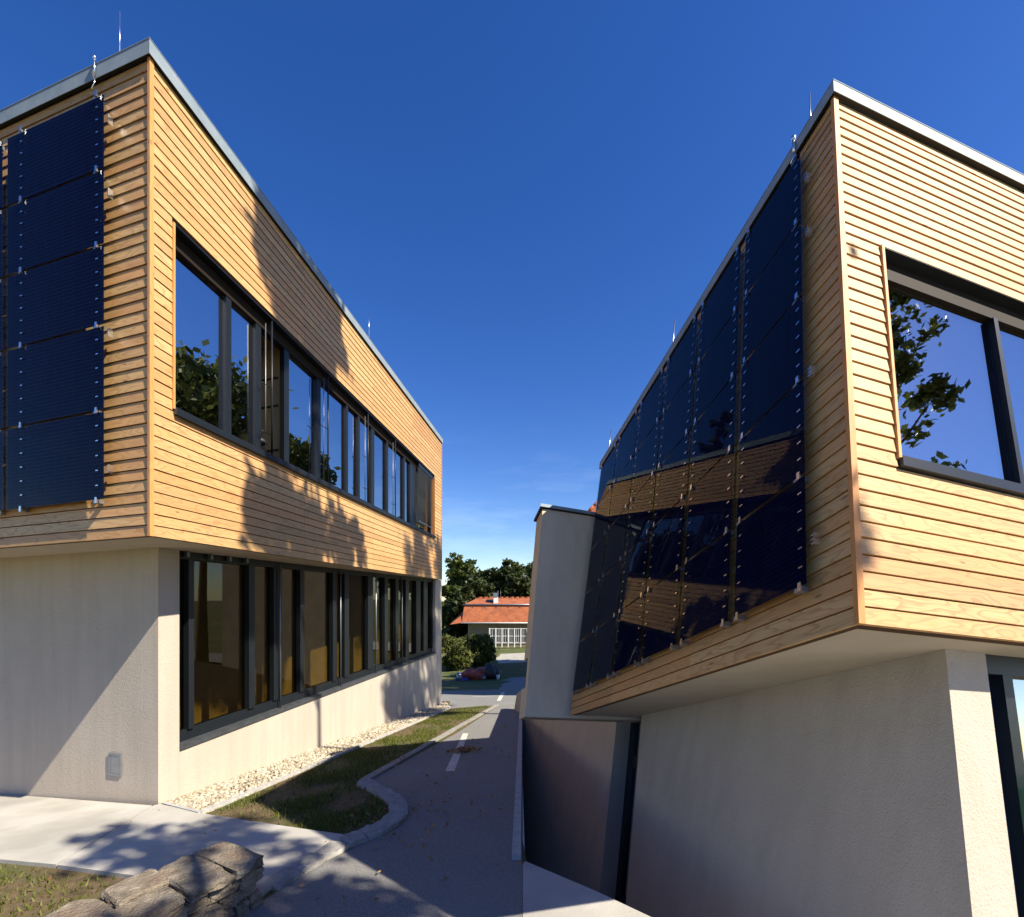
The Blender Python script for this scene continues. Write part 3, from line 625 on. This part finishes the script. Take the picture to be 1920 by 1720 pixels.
# ------------------------------------------------------------------ ground details by the left building
# gravel strip
def gravel():
    n = 5200; a = RNG.random(n) ** 1.35; b = RNG.random(n)
    base0, base1 = OA + LA * 0.0, OA + LA * 13.6
    e0, e1 = np.array((-4.0, 6.06)), np.array((-2.31, 17.45))
    k = np.array([(1, 0, 0), (-1, 0, 0), (0, 1, 0), (0, -1, 0), (0, 0, 1), (0, 0, -1)], float)
    F = np.array([(0, 2, 4), (2, 1, 4), (1, 3, 4), (3, 0, 4), (2, 0, 5), (1, 2, 5), (3, 1, 5), (0, 3, 5)])
    i0 = np.array((base0.x, base0.y)); i1 = np.array((base1.x, base1.y))
    xy = (i0 + (i1 - i0) * a[:, None]) * (1 - b[:, None]) + (e0 + (e1 - e0) * a[:, None]) * b[:, None]
    s = 0.022 + 0.022 * RNG.random(n) * (1 + a * 0.5)
    z = np.array([gz(x, y) for x, y in xy]) + s * 0.35
    th = RNG.random(n) * 6.28; c, sn = np.cos(th), np.sin(th)
    kk = k[None] * s[:, None, None] * (0.7 + 0.6 * RNG.random((n, 6, 1))) * np.array((1.25, 0.9, 0.75))
    v = np.empty((n, 6, 3)); v[..., 0] = kk[..., 0] * c[:, None] - kk[..., 1] * sn[:, None] + xy[:, None, 0]
    v[..., 1] = kk[..., 0] * sn[:, None] + kk[..., 1] * c[:, None] + xy[:, None, 1]; v[..., 2] = kk[..., 2] + z[:, None]
    f = (F[None] + 6 * np.arange(n)[:, None, None]).reshape(-1, 3)
    m, nt, b_ = new_mat('gravel_stone'); at = N(nt, 'ShaderNodeAttribute', attribute_name='rnd')
    L(nt, ramp(nt, at.outputs['Fac'], [(0, (0.22, 0.18, 0.12)), (0.5, (0.40, 0.34, 0.24)), (1, (0.56, 0.50, 0.39))]), b_.inputs['Base Color']); b_.inputs['Roughness'].default_value = 0.85
    o = mesh_obj('gravel', v.reshape(-1, 3), f, m, kind='stuff', rnd=np.repeat(RNG.random(n), 8))
    o['label'] = 'strip of pale gravel along the foot of the white wall'
gravel()
def edging(name, label, a, b, n, wid, hgt, mat, pname):
    t = thing(name, (a[0], a[1], gz(*a)), label, 'kerb')
    A_, B_ = Vector((*a, 0)), Vector((*b, 0)); d = (B_ - A_) / n; side = Vector((-d.y, d.x, 0)).normalized() * wid
    for i in range(n):
        p0 = A_ + d * (i + 0.004); p1 = A_ + d * (i + 0.996); dz = random.uniform(-0.004, 0.004)
        vs = []
        for q in (p0, p1):
            for s_ in (0, 1):
                for z in (-0.08, hgt + dz): r_ = q + side * s_; vs.append((r_.x, r_.y, gz(r_.x, r_.y) + z))
        mesh_obj(pname, vs, BF, mat, t)
edging('garden_edging', 'straight concrete edging between the gravel strip and the lawn', (-4.0, 6.05), (-2.30, 17.5), 14, 0.055, 0.05, M['edging'], 'edging_stone')
edging('garden_edging', 'short concrete edging closing the gravel strip at the building corner', (-4.90, 6.55), (-4.03, 6.03), 1, 0.05, 0.045, M['edging'], 'edging_stone')
edging('road_kerb', 'straight flush kerb between the lawn and the road', (-2.27, 7.36), (-0.50, 17.9), 12, 0.15, 0.03, M['cobble'], 'kerb_stone')
KS = []
kt = thing('cobbled_kerb', (-1.4, 5.6, gz(-1.4, 5.6)), 'curved kerb of rough granite setts rounding the lawn tip', 'kerb')
pts = [Vector((x, y, 0)) for x, y in KC] + [Vector((x, y, 0)) for x, y in ((-1.77, 4.5), (-1.87, 4.2), (-1.97, 3.92))]
for i, (a, b) in enumerate(zip(pts[:-1], pts[1:])):
    d = b - a; mid = (a + b) / 2; nrm = Vector((-d.y, d.x, 0)).normalized()
    hgt = 0.06 if i < 10 else 0.042
    for q, off in ((0, 0.0),):
        c = mid - nrm * 0.09; ang_ = math.atan2(d.y, d.x)
        KS.append(((c.x, c.y, gz(c.x, c.y) + hgt - 0.075), (d.length * 0.475, 0.105 + random.uniform(-0.01, 0.012), 0.08), i + 1, ang_))
# grass: sparse short blades over soil
def in_poly(x, y, P):
    r = np.zeros(len(x), bool); n = len(P)
    for i in range(n):
        x0, y0 = P[i]; x1, y1 = P[(i + 1) % n]
        c = ((y0 > y) != (y1 > y)) & (x < (x1 - x0) * (y - y0) / (y1 - y0 + 1e-12) + x0); r ^= c
    return r
LAWN = [(-3.92, 6.08), (-2.72, 5.5), (-1.62, 5.0), (-1.5, 5.15), (-1.4, 5.5), (-1.48, 6.0), (-1.8, 6.55), (-2.32, 7.3), (-1.48, 11.8), (-0.6, 17.85), (-2.22, 17.5)]
LAWN2 = [(-12, 6.2), (-5.2, 4.74), (-4.46, 4.55), (-3.3, 4.2), (-2.75, 3.95), (-3.6, 1.6), (-4.5, -1), (-12, -1)]
def grass(P, n, label, hmax, dens_seed):
    P_ = np.array(P); lo, hi = P_.min(0), P_.max(0)
    x = lo[0] + (hi[0] - lo[0]) * RNG.random(n * 4); y = lo[1] + (hi[1] - lo[1]) * RNG.random(n * 4) ** 1.4
    k = in_poly(x, y, P); x, y = x[k], y[k]
    dn = np.array([noise.noise((a * 1.6, b * 1.1, dens_seed)) for a, b in zip(x, y)])
    k = RNG.random(len(x)) < np.clip(0.42 + 1.5 * dn, 0.05, 1); x, y = x[k][:n], y[k][:n]; m = len(x)
    z = np.array([gz(a, b) for a, b in zip(x, y)]); h = hmax * (0.35 + 0.65 * RNG.random(m)); th = RNG.random(m) * 6.28
    wd_ = 0.006 + 0.006 * RNG.random(m); lx, ly = RNG.normal(0, 0.5, m) * h, RNG.normal(0, 0.5, m) * h
    v = np.empty((m, 3, 3)); v[:, 0] = np.c_[x - wd_ * np.cos(th), y - wd_ * np.sin(th), z - 0.01]; v[:, 1] = np.c_[x + wd_ * np.cos(th), y + wd_ * np.sin(th), z - 0.01]
    v[:, 2] = np.c_[x + lx, y + ly, z + h]
    o = mesh_obj('grass', v.reshape(-1, 3), np.arange(m * 3).reshape(-1, 3), M['grass'], kind='stuff', rnd=RNG.random(m)); o['label'] = label
grass(LAWN, 26000, 'thin new grass on the narrow lawn beside the road', 0.055, 3.0)
grass(LAWN2, 26000, 'patchy grass and soil in the lower left corner', 0.05, 9.0)
def leaves(name, cx, cy, rx, ry, n, size, label, zfun=None):
    x = cx + RNG.normal(0, rx, n); y = cy + RNG.normal(0, ry, n); x = np.minimum(x, EDGE * y - 0.03)
    z = np.array([gz(a, b) for a, b in zip(x, y)]) + 0.012 + (RNG.random(n) * 0.03 if zfun is None else zfun(x, y))
    u = RNG.normal(0, 1, (n, 3)); u[:, 2] *= 0.35; u /= np.linalg.norm(u, axis=1)[:, None]
    w_ = np.cross(u, np.c_[RNG.normal(0, .25, n), RNG.normal(0, .25, n), np.ones(n)]); w_ /= np.linalg.norm(w_, axis=1)[:, None]
    s = size * (0.6 + 0.7 * RNG.random(n))[:, None]; c = np.c_[x, y, z]
    v = np.stack([c - u * s, c + w_ * s * 0.55, c + u * s, c - w_ * s * 0.55], 1)
    o = mesh_obj(name, v.reshape(-1, 3), np.arange(n * 4).reshape(-1, 4), M['leafdead'], kind='stuff', rnd=RNG.random(n)); o['label'] = label
leaves('leaf_pile', -0.93, 9.5, 0.14, 0.16, 260, 0.045, 'small heap of yellow fallen leaves beside the painted line', lambda x, y: 0.07 * np.exp(-(((x + .93) / .14) ** 2 + ((y - 9.5) / .18) ** 2)) * RNG.random(len(x)))
leaves('fallen_leaves', -1.1, 8.2, 0.55, 2.6, 170, 0.03, 'scattered brown leaves along the road side')
leaves('fallen_leaves', -1.2, 5.4, 0.35, 0.5, 70, 0.028, 'brown leaves caught along the cobbled kerb')
leaves('fallen_leaves', -3.6, 5.2, 0.9, 0.5, 45, 0.022, 'few brown leaves on the pale paving')

edging('road_kerb', 'low kerb along the right edge of the road above the sunken court', (EDGE * 4.3 - 0.015, 4.3), (EDGE * 25.5 - 0.015, 25.5), 22, 0.085, 0.045, M['edging'], 'kerb_stone')
# dry-stone wall in the foreground
sw = thing('stone_wall', (-2.35, 3.4, gz(-2.35, 3.4)), 'low dry-stone wall with flat cap stones in the bottom left foreground', 'wall')
def wl(s, t):                              # s along the wall from its end towards the viewer, t across (0 road side)
    a0, b0 = Vector((-2.01, 3.66)), Vector((-2.40, 3.96)); d = Vector((-0.47, -0.88))
    return a0 + d * s + (b0 - a0) * t
def wtop(s): return 0.36 + 0.02 * s
def rock(name, c, size, mat, parent, seed, ang, rough):
    """a split stone: a lattice box with broken corners and uneven faces"""
    bm = bmesh.new(); bmesh.ops.create_cube(bm, size=2.0); bmesh.ops.subdivide_edges(bm, edges=bm.edges[:], cuts=3, use_grid_fill=True)
    ca, sa = math.cos(ang), math.sin(ang); vs = []
    for v in bm.verts:
        q = v.co.copy(); on = sum(abs(abs(k) - 1) < 1e-4 for k in q)
        q *= (1.0, 1.0, 0.965, 0.90)[on]
        d = Vector((seed * 5.3, seed * 2.1, seed * 0.7))
        q += Vector((noise.noise(q * 1.3 + d), noise.noise(q * 1.3 + d + Vector((9, 0, 0))), noise.noise(q * 1.3 + d + Vector((0, 9, 0))))) * rough * 1.5
        q += Vector((noise.noise(q * 4 + d), noise.noise(q * 4 + d + Vector((9, 0, 0))), noise.noise(q * 4 + d + Vector((0, 9, 0))))) * rough * 0.6
        q = Vector((q.x * size[0], q.y * size[1], q.z * size[2])); vs.append(Vector(c) + Vector((q.x * ca - q.y * sa, q.x * sa + q.y * ca, q.z)))
    bm.verts.index_update(); fs = [tuple(v.index for v in f.verts) for f in bm.faces]; bm.free()
    return mesh_obj(name, vs, fs, mat, parent)
def wstone(s0, s1, t0, t1, z0, z1, mat, seed, rough=0.10):
    c = wl((s0 + s1) / 2, (t0 + t1) / 2); ln = (s1 - s0) / 2; wd_ = abs(t1 - t0) * 0.49 / 2
    return rock('stone', (c.x, c.y, (z0 + z1) / 2), (ln * 1.01, wd_, (z1 - z0) / 2), mat, sw, seed, math.atan2(-0.88, -0.47) + random.uniform(-.04, .04), rough)
vs = [(*wl(s, t), z) for s in (0.08, 2.6) for t in (0.12, 0.9) for z in (-0.2, 0.29)]
mesh_obj('wall_core', vs, BF, M['mortar'], sw)
s = -0.02; i = 0
for ln in (0.24, 0.29, 0.33, 0.27, 0.36, 0.30, 0.34, 0.4):        # cap slabs
    if i % 3 == 2:
        wstone(s, s + ln, -0.07, 0.52, 0.285, wtop(s) + random.uniform(-0.012, 0.012), M['stone'], 40 + i, 0.14); wstone(s, s + ln * 0.96, 0.53, 1.10, 0.28, wtop(s) + random.uniform(-0.012, 0.02), M['stone'], 60 + i, 0.14)
    else: wstone(s, s + ln, -0.07, 1.05, 0.285, wtop(s) + random.uniform(-0.012, 0.014), M['stone'], 40 + i, 0.16)
    s += ln + 0.006; i += 1
for row, (z0, z1) in enumerate(((-0.18, -0.04), (-0.04, 0.08), (0.08, 0.18), (0.18, 0.285))):
    s = -0.01 - 0.05 * (row % 2)
    while s < 2.5:
        ln = random.uniform(0.07, 0.22); wstone(s, s + ln, random.uniform(-0.06, 0.02), 0.26, z0 + random.uniform(-.008, .008), z1 - 0.006, M['stone'], 100 + i, 0.2); s += ln + random.uniform(0.004, 0.02); i += 1
    for t0, t1 in ((0.25, 0.6), (0.61, 1.0)): wstone(-0.05, 0.12, t0, t1, z0, z1 - 0.006, M['stone'], 200 + i, 0.16); i += 1

for c_, sz_, sd_, an_ in KS: rock('kerb_stone', c_, sz_, M['cobble'], kt, sd_, an_, 0.09)

# ------------------------------------------------------------------ trees
def crown(name, blobs, nleaf, size, mat, parent, flat=1.0):
    P, R = [], []
    tot = sum(b[3] ** 2 for b in blobs)
    for (x, y, z, r) in blobs:
        n = int(nleaf * r * r / tot); nc = max(5, int(n / 55))
        d = RNG.normal(0, 1, (nc, 3)); d /= np.linalg.norm(d, axis=1)[:, None]
        cc = d * r * (0.45 + 0.62 * RNG.random((nc, 1)) ** 0.6) * np.array((1, 1, 0.85))
        k = RNG.integers(0, nc, n)
        q = cc[k] + RNG.normal(0, 0.17 * r + 0.05, (n, 3)) * np.array((1, 1, 0.7))
        P.append(q + np.array((x, y, z))); R.append(np.clip(0.5 + 0.22 * RNG.normal(0, 1, n) + 0.25 * (RNG.random(nc)[k] - 0.5) * 2, 0, 1))
    P = np.concatenate(P); R = np.concatenate(R); n = len(P)
    u = RNG.normal(0, 1, (n, 3)); u /= np.linalg.norm(u, axis=1)[:, None]
    w_ = np.cross(u, RNG.normal(0, 1, (n, 3)) + np.array((0, 0, 1.2))); w_ /= np.linalg.norm(w_, axis=1)[:, None]
    s = size * (0.6 + 0.8 * RNG.random((n, 1)))
    v = np.stack([P - u * s, P + w_ * s * 0.6, P + u * s, P - w_ * s * 0.6], 1)
    return mesh_obj(name, v.reshape(-1, 3), np.arange(n * 4).reshape(-1, 4), mat, parent, rnd=R)
def tree(name, base, blobs, nleaf, size, mat, r0, label, cat='tree', group=None, trunk_top=None):
    base = Vector(base); t = thing(name, base, label, cat, group)
    tops = [Vector(b[:3]) for b in blobs]; cz = min(q.z for q in tops)
    top = Vector(trunk_top) if trunk_top else Vector((sum(q.x for q in tops) / len(tops), sum(q.y for q in tops) / len(tops), max(q.z for q in tops)))
    path = [base - Vector((0, 0, 0.3))]; rr = [r0 * 1.25]
    for k in (0.25, 0.5, 0.75, 1.0):
        q = base.lerp(top, k) + Vector((random.uniform(-1, 1), random.uniform(-1, 1), 0)) * r0 * 0.8 * (1 - k); path.append(q); rr.append(r0 * (1 - 0.8 * k))
    vs, fs = tube_data(path, rr, 10)
    for (x, y, z, r) in blobs:
        c = Vector((x, y, z)); f = min(0.9, max(0.25, (c.z - r * 0.9 - base.z) / max(0.1, top.z - base.z)))
        a = base.lerp(top, f); m_ = a.lerp(c, 0.5) + Vector((0, 0, -0.12 * r))
        v2, f2 = tube_data([a, m_, c, c + Vector((random.uniform(-.5, .5), random.uniform(-.5, .5), .6)) * r * 0.6], [r0 * 0.42 * (1 - 0.5 * f), r0 * 0.26, r0 * 0.14, 0.02], 6)
        o_ = len(vs); vs += v2; fs += [tuple(i + o_ for i in g) for g in f2]
    mesh_obj('trunk', vs, fs, M['bark'], t, smooth=True)
    crown('crown', blobs, nleaf, size, mat, t)
    return t
def blobs_ball(c, R, n, sq=0.8, rr=(0.35, 0.55)):
    out = []
    for i in range(n):
        d = Vector(RNG.normal(0, 1, 3)).normalized(); k = random.uniform(0.35, 0.8)
        out.append((c[0] + d.x * R * k, c[1] + d.y * R * k, c[2] + d.z * R * k * sq, R * random.uniform(*rr)))
    return out
def at(px, Y): return (px - 960) / 880 * Y
def zat(py, Y): return CAMZ + (1120 - py) / 880 * Y
# far trees behind the red-roofed house
for (px, py, Y, wpx, mat, lab) in ((862, 1036, 82, 62, 'leafA', 'rounded bright green tree rising beside the far end of the left building'),
                                    (925, 1048, 92, 66, 'leafB', 'dark tall tree behind the chimney of the red-roofed house'),
                                    (955, 1050, 86, 56, 'leafB', 'dark tree with an uneven top right of the red-roofed house chimney'),
                                    (890, 1072, 76, 60, 'leafB', 'dense dark tree between the bright tree and the house'),
                                    (1000, 1052, 95, 70, 'leafB', 'dark tree behind the beige wing'),
                                    (842, 1090, 72, 40, 'leafA', 'olive green tree just past the left building end'),
                                    (872, 1098, 70, 50, 'leafB', 'low dark tree at the left edge of the red-roofed house'),
                                    (975, 1066, 78, 52, 'leafB', 'dark tree at the right end of the red-roofed house')):
    zt = zat(py, Y); zb = gz(at(px, Y), Y); R = wpx / 880 * Y * 0.62; hc_ = (zt + zb) / 2 + 1.2; x = at(px, Y)
    bl_ = blobs_ball((x, Y, zt - R * 0.75), R * 0.8, 9) + blobs_ball((x, Y, hc_ - 1), R * 0.95, 9) + blobs_ball((x, Y, zb + 2.6), R * 0.9, 7)
    tree('leafy_tree', (x, Y, zb), bl_, 15000, 0.30, M[mat], 0.35, lab, 'tree', 'trees beyond the road')
# bushy trees past the end of the left building
for (px, Y, h, R, lab) in ((852, 42, 3.4, 1.5, 'loose green bush beside the left building end'), (880, 44, 3.6, 1.7, 'tall green bush in front of the red-roofed house'), (903, 45, 3.0, 1.3, 'small green bush at the edge of the fence')):
    x = at(px, Y); zb = gz(x, Y)
    tree('bush', (x, Y, zb), blobs_ball((x, Y, zb + h * 0.52), R, 12, 1.1) + blobs_ball((x, Y, zb + 0.7), R * 0.9, 6, 0.5), 9500, 0.11, M['leafC'], 0.09, lab, 'bush', 'bushes past the left building')
# trees hidden behind the right building (they show in the window reflections)
for (x, y, zt, R, lab) in ((14.5, 23, 17.0, 5.0, 'broad leafy tree behind the right building, nearest its corner'), (12.2, 29.5, 13.6, 3.3, 'leafy tree behind the right building, between two others'), (8.5, 40, 9.8, 4.0, 'leafy tree behind the right building, farthest away')):
    zb = gz(x, y); tree('leafy_tree', (x, y, zb), blobs_ball((x, y, zt - R), R, 16), 16000, 0.24, M['leafA'], 0.3, lab, 'tree', 'trees behind the right building')
# pines behind the left building (they show in the solar wall)
def pine(base, top, R, label):
    base = Vector(base); t = thing('pine_tree', base, label, 'tree', 'pines behind the left building')
    h = top - base.z; tv, tf = tube_data([base - Vector((0, 0, .3)), base + Vector((0.1, 0, h * .5)), base + Vector((0, 0, h * .97))], [0.3, 0.2, 0.03], 10)
    mesh_obj('trunk', tv, tf, M['bark'], t, smooth=True)
    bl_ = []
    for k in range(26):
        f = 0.35 + 0.62 * (k / 25); r = R * (1.02 - f) / 0.67 * random.uniform(.75, 1.1); a = k * 2.4
        bl_.append((base.x + math.cos(a) * r * .6, base.y + math.sin(a) * r * .6, base.z + h * f, max(.35, r * .55)))
    crown('crown', bl_, 12000, 0.2, M['leafB'], t)
pine((-10.6, 26, gz(-10.6, 26)), 19.2, 3.0, 'tall dark pine behind the left building, nearer its far end')
pine((-15.5, 31, gz(-15.5, 31)), 21.0, 3.2, 'tall dark pine behind the left building, farther back')
# tall trees right of the viewer: they shade the road and the long facade
def court_z(x, y): return gz(x, y)
def shade_pts(lst): return [tuple(Vector(q[:3]) + SUN * q[3]) + (q[4],) for q in lst]
def onW(w, h): return tuple(FA.pt(0, w, h))
TR1 = shade_pts([onW(2.7, 4.9) + (12.6, 0.75), onW(3.6, 4.4) + (12.8, 0.85), onW(4.4, 5.0) + (12.4, 0.6), onW(2.3, 0.7) + (12.6, 0.7), onW(3.4, 0.35) + (12.8, 0.8), onW(4.7, 0.25) + (12.6, 0.6), onW(5.4, 0.6) + (12.8, 0.45)])
tree('leafy_tree', (7.0, 4.6, court_z(7.0, 4.6)), TR1, 4600, 0.13, M['leafA'], 0.2, 'tall leafy tree beside the right building, shading the middle of the long facade', 'tree', 'tall trees right of the viewer', (6.3, 4.7, 13.5))
TR2 = shade_pts([onW(10.4, 0.5) + (27, 1.2), onW(12.6, 0.3) + (27.5, 1.1), onW(9.2, -3.2) + (27, 1.1), onW(11, -3.6) + (28, 1.4), onW(13, -3.0) + (28.5, 1.4)])
tree('leafy_tree', (15.4, 7.0, court_z(15.4, 7.0)), TR2, 4800, 0.15, M['leafA'], 0.24, 'tall leafy tree far right of the viewer, shading the far end of the facade', 'tree', 'tall trees right of the viewer')
tree('leafy_tree', (10.4, 0.9, court_z(10.4, 0.9)), [(10.0, 2.0, 6.3, 0.42), (10.0, 2.35, 7.7, 0.42), (10.1, 2.62, 9.0, 0.45), (10.2, 2.75, 10.3, 0.5), (10.6, 3.55, 5.9, 0.3)], 1900, 0.085, M['leafA'], 0.1, 'slim leafy tree right of the viewer, mirrored in the right window', 'tree', 'tall trees right of the viewer', (10.2, 1.6, 9.6))
G = lambda x, y: (x, y, gz(x, y))
TR3 = shade_pts([G(-1.3, 2.4) + (12.5, 0.95), G(-1.9, 3.7) + (13, 0.6), G(-3.3, 5.0) + (14, 0.75), G(-1.1, 3.2) + (13, 0.55), G(-4.1, 5.15) + (14.2, 0.45), G(-0.3, 2.2) + (12.4, 0.5), G(-2.6, 4.6) + (13.6, 0.5)])
tree('leafy_tree', (7.0, -2.4, court_z(7.0, -2.4)), TR3, 2500, 0.10, M['leafA'], 0.28, 'tall leafy tree behind the viewer, dappling the road with shade', 'tree', 'tall trees right of the viewer', (6.6, -2.0, 10.5))

# ------------------------------------------------------------------ far yard: house, fence, heap
def P3(px, py, Y): return Vector((at(px, Y), Y, zat(py, Y)))
Yh = 64.0; gzh = gz(0, Yh)
hs = thing('red_roofed_house', (-1, Yh, gzh), 'low house with a steep red tiled roof beyond the road', 'house')
x0, x1 = at(869, Yh), 7.0; zt, zg, zl, ze = zat(1121.5, Yh + 3), zat(1134, Yh), zat(1168, Yh - 1.2), zat(1178, Yh - 1.2)
mesh_obj('wall', [(x, y, z) for x in (x0 + 0.6, x1 - 0.6) for y in (Yh + 0.2, Yh + 7) for z in (gzh - 0.5, zl)], BF, M['shadewall'], hs)
mesh_obj('upper_roof', [(x0, Yh, zg), (x1, Yh, zg), (x1, Yh + 8, zg), (x0, Yh + 8, zg), (x0 + 1.7, Yh + 3.2, zt), (x1 - 1.7, Yh + 3.2, zt), (x1 - 1.7, Yh + 4.8, zt), (x0 + 1.7, Yh + 4.8, zt)],
         [(0, 1, 5, 4), (1, 2, 6, 5), (2, 3, 7, 6), (3, 0, 4, 7), (4, 5, 6, 7)], M['tile'], hs)
mesh_obj('lower_roof', [(x0 + 0.1, Yh + 0.05, zg - 0.1), (x1, Yh + 0.05, zg - 0.1), (x1 + 1, Yh - 1.2, zl), (x0 - 0.1, Yh - 1.2, zl), (x0 + 0.1, Yh + 8, zg - 0.1), (x0 - 1.6, Yh + 8, zl - 0.2), (x0 - 1.7, Yh - 1.2, zl - 0.25), (x0 + 0.05, Yh - 0.1, zl + 1.2)],
         [(0, 3, 2, 1), (0, 7, 6, 3), (0, 4, 5, 6, 7)], M['tile'], hs)
for k in range(14): tube('ridge_tile', [(x0 + 1.7 + k * 0.75, Yh + 3.15, zt + 0.02), (x0 + 2.37 + k * 0.75, Yh + 3.15, zt + 0.05)], [0.11, 0.14], M['tile'], hs, 6)
for k in range(5): mesh_obj('snow_stop', [(x0 + 1.2 + k * 1.6 + dx, Yh - 0.02 - dy, zg - 0.45 + dz) for dx in (0, .12) for dy in (0, .15) for dz in (0, .12)], BF, M['dark'], hs)
tube('gutter', [(x0 - 0.1, Yh - 0.1, zg), (x1, Yh - 0.1, zg)], [0.1, 0.1], M['alud'], hs, 6)
tube('gutter', [(x0 - 0.2, Yh - 1.35, zl - 0.02), (x1, Yh - 1.35, zl - 0.02)], [0.08, 0.08], M['white'], hs, 6)
ch = mesh_obj('chimney', [(at(925, Yh) + dx, Yh + 0.6 + dy, z) for dx in (0, .62) for dy in (0, .5) for z in (zg, zt + 0.1)], BF, M['white'], hs)
mesh_obj('chimney_cap', [(at(925, Yh) - .05 + dx, Yh + 0.55 + dy, z) for dx in (0, .6) for dy in (0, .6) for z in (zt + 0.12, zt + 0.72)], BF, M['alu'], ch)
mesh_obj('roof_window', [(at(911, Yh) + dx, Yh + 1.0 + dy, z + dz) for dx in (0, 1.0) for dy, z in ((0, zg + 0.35), (1.0, zg + 0.65)) for dz in (0, .06)], BF, M['dark'], hs)
for px in (933, 938): tube('antenna', [(at(px, Yh), Yh + 2, zg + 0.3), (at(px, Yh), Yh + 2, zg + 2.0)], [0.02, 0.02], M['rail'], hs, 5)
fe = thing('white_fence', (at(945, 60), 60, gz(-1, 60)), 'white railing fence with upright bars in front of the red-roofed house', 'fence')
xa, xb = at(917, 60), at(1010, 60)
for z_ in (zat(1179, 60), zat(1193, 60), zat(1205, 60)): mesh_obj('rail', [(x, 60 + dy, z_ + dz) for x in (xa, xb) for dy in (0, .05) for dz in (-.03, .03)], BF, M['white'], fe)
for k in range(9): mesh_obj('post', [(xa + k * 0.8 + dx, 59.93 + dy, z) for dx in (0, .12) for dy in (0, .06) for z in (zat(1214, 60), zat(1178, 60))], BF, M['white'], fe)
for k in range(27): mesh_obj('bar', [(xa + 0.2 + k * 0.235 + dx, 60.02 + dy, z) for dx in (0, .035) for dy in (0, .02) for z in (zat(1206, 60), zat(1180, 60))], BF, M['white'], fe)
Yp = 35.5
def gp_(px, Y): x = at(px, Y); return x, Y, gz(x, Y)
t_ = thing('tarp_heap', gp_(895, Yp), 'heap under a crumpled red tarpaulin at the far road side', 'heap')
x, y, z = gp_(888, Yp); lump('tarpaulin', (x, y, z + 0.25), (1.15, 0.8, 0.55), M['red'], t_, 0.35, 5, 3)
x, y, z = gp_(909, Yp); lump('tarpaulin', (x, y + .2, z + 0.3), (0.75, 0.7, 0.62), M['red'], t_, 0.4, 8, 3)
for px, s_, nm, mt, lab in ((920, (0.55, 0.5, 0.62), 'black_bag', 'dark', 'large black bag leaning on the red tarpaulin heap'), (930, (0.42, 0.4, 0.45), 'black_bag', 'dark', 'smaller black bag right of the red tarpaulin heap')):
    x, y, z = gp_(px, Yp - .2); o = lump(nm, (x, y, z + s_[2] * 0.8), s_, M[mt], None, 0.3, px, 3); tag(o, lab, 'bag', 'black bags by the heap')
def bucket(name, px, r, h, mat, lab, cat):
    x, y, z = gp_(px, Yp - 0.9); t = thing(name, (x, y, z), lab, cat)
    tube('body', [(x, y, z), (x, y, z + h)], [r * 0.85, r], M[mat], t, 12); tube('rim', [(x, y, z + h), (x, y, z + h + 0.04)], [r * 1.08, r * 1.08], M[mat], t, 12)
bucket('bucket', 907, 0.16, 0.32, 'rail', 'grey bucket in front of the red tarpaulin heap', 'bucket')
bucket('bucket', 934, 0.12, 0.3, 'white', 'white bucket right of the black bags', 'bucket')
bucket('metal_can', 861, 0.2, 0.62, 'alud', 'silver can standing left of the red tarpaulin heap', 'can')
cr = thing('blue_crate', gp_(866, Yp - 1.0), 'low blue plastic crate left of the red tarpaulin heap', 'crate')
x, y, z = gp_(866, Yp - 1.0)
for dx, dy, sx, sy in ((-.45, 0, .04, .6), (.41, 0, .04, .6), (-.409, 0, .818, .04), (-.409, .56, .818, .04)): mesh_obj('side', [(x + dx + a, y + dy + b, z + c) for a in (0, sx) for b in (0, sy) for c in (0, .26)], BF, M['blue'], cr)
mesh_obj('base', [(x - .409 + a, y + .041 + b, z + c) for a in (0, .816) for b in (0, .518) for c in (0, .03)], BF, M['blue'], cr)
bo = thing('bollard', gp_(921, 47), 'small pale bollard with a dark head beside the far path', 'bollard')
x, y, z = gp_(921, 47); tube('post', [(x, y, z), (x, y, z + .5)], [0.09, 0.08], M['white'], bo, 10); tube('head', [(x, y, z + .5), (x, y, z + .62), (x, y, z + .68)], [0.13, 0.13, 0.06], M['dark'], bo, 10)

# neighbouring tiled roof glimpsed above the wing
nb = thing('neighbour_house', (3.2, 21.5, gz(3.2, 21.5)), 'neighbouring house of which only the red tiled hip shows above the beige wing', 'house')
R_ = [Vector((0.142 * 20, 20, CAMZ + 0.16 * 20)), Vector((0.235 * 21, 21, CAMZ + 0.255 * 21)), Vector((0.40 * 21, 21, CAMZ + 0.255 * 21)), Vector((0.50 * 20, 20, CAMZ + 0.16 * 20)), Vector((0.142 * 20, 24, CAMZ + 0.16 * 20)), Vector((10, 24, CAMZ + 0.16 * 20))]
mesh_obj('roof', R_, [(0, 3, 2, 1), (0, 1, 4), (3, 5, 2), (1, 2, 5, 4)], M['tile'], nb)
for k in range(9):
    a = R_[0].lerp(R_[1], k / 9) + Vector((0, -0.03, 0.03)); b = R_[0].lerp(R_[1], (k + 0.9) / 9) + Vector((0, -0.03, 0.03)); tube('ridge_tile', [a, b], [0.06, 0.075], M['tile'], nb, 6)
mesh_obj('wall', [(x, y, z) for x in (3.1, 9.7) for y in (20.3, 23.7) for z in (-5, CAMZ + 3.15)], BF, M['shadewall'], nb)
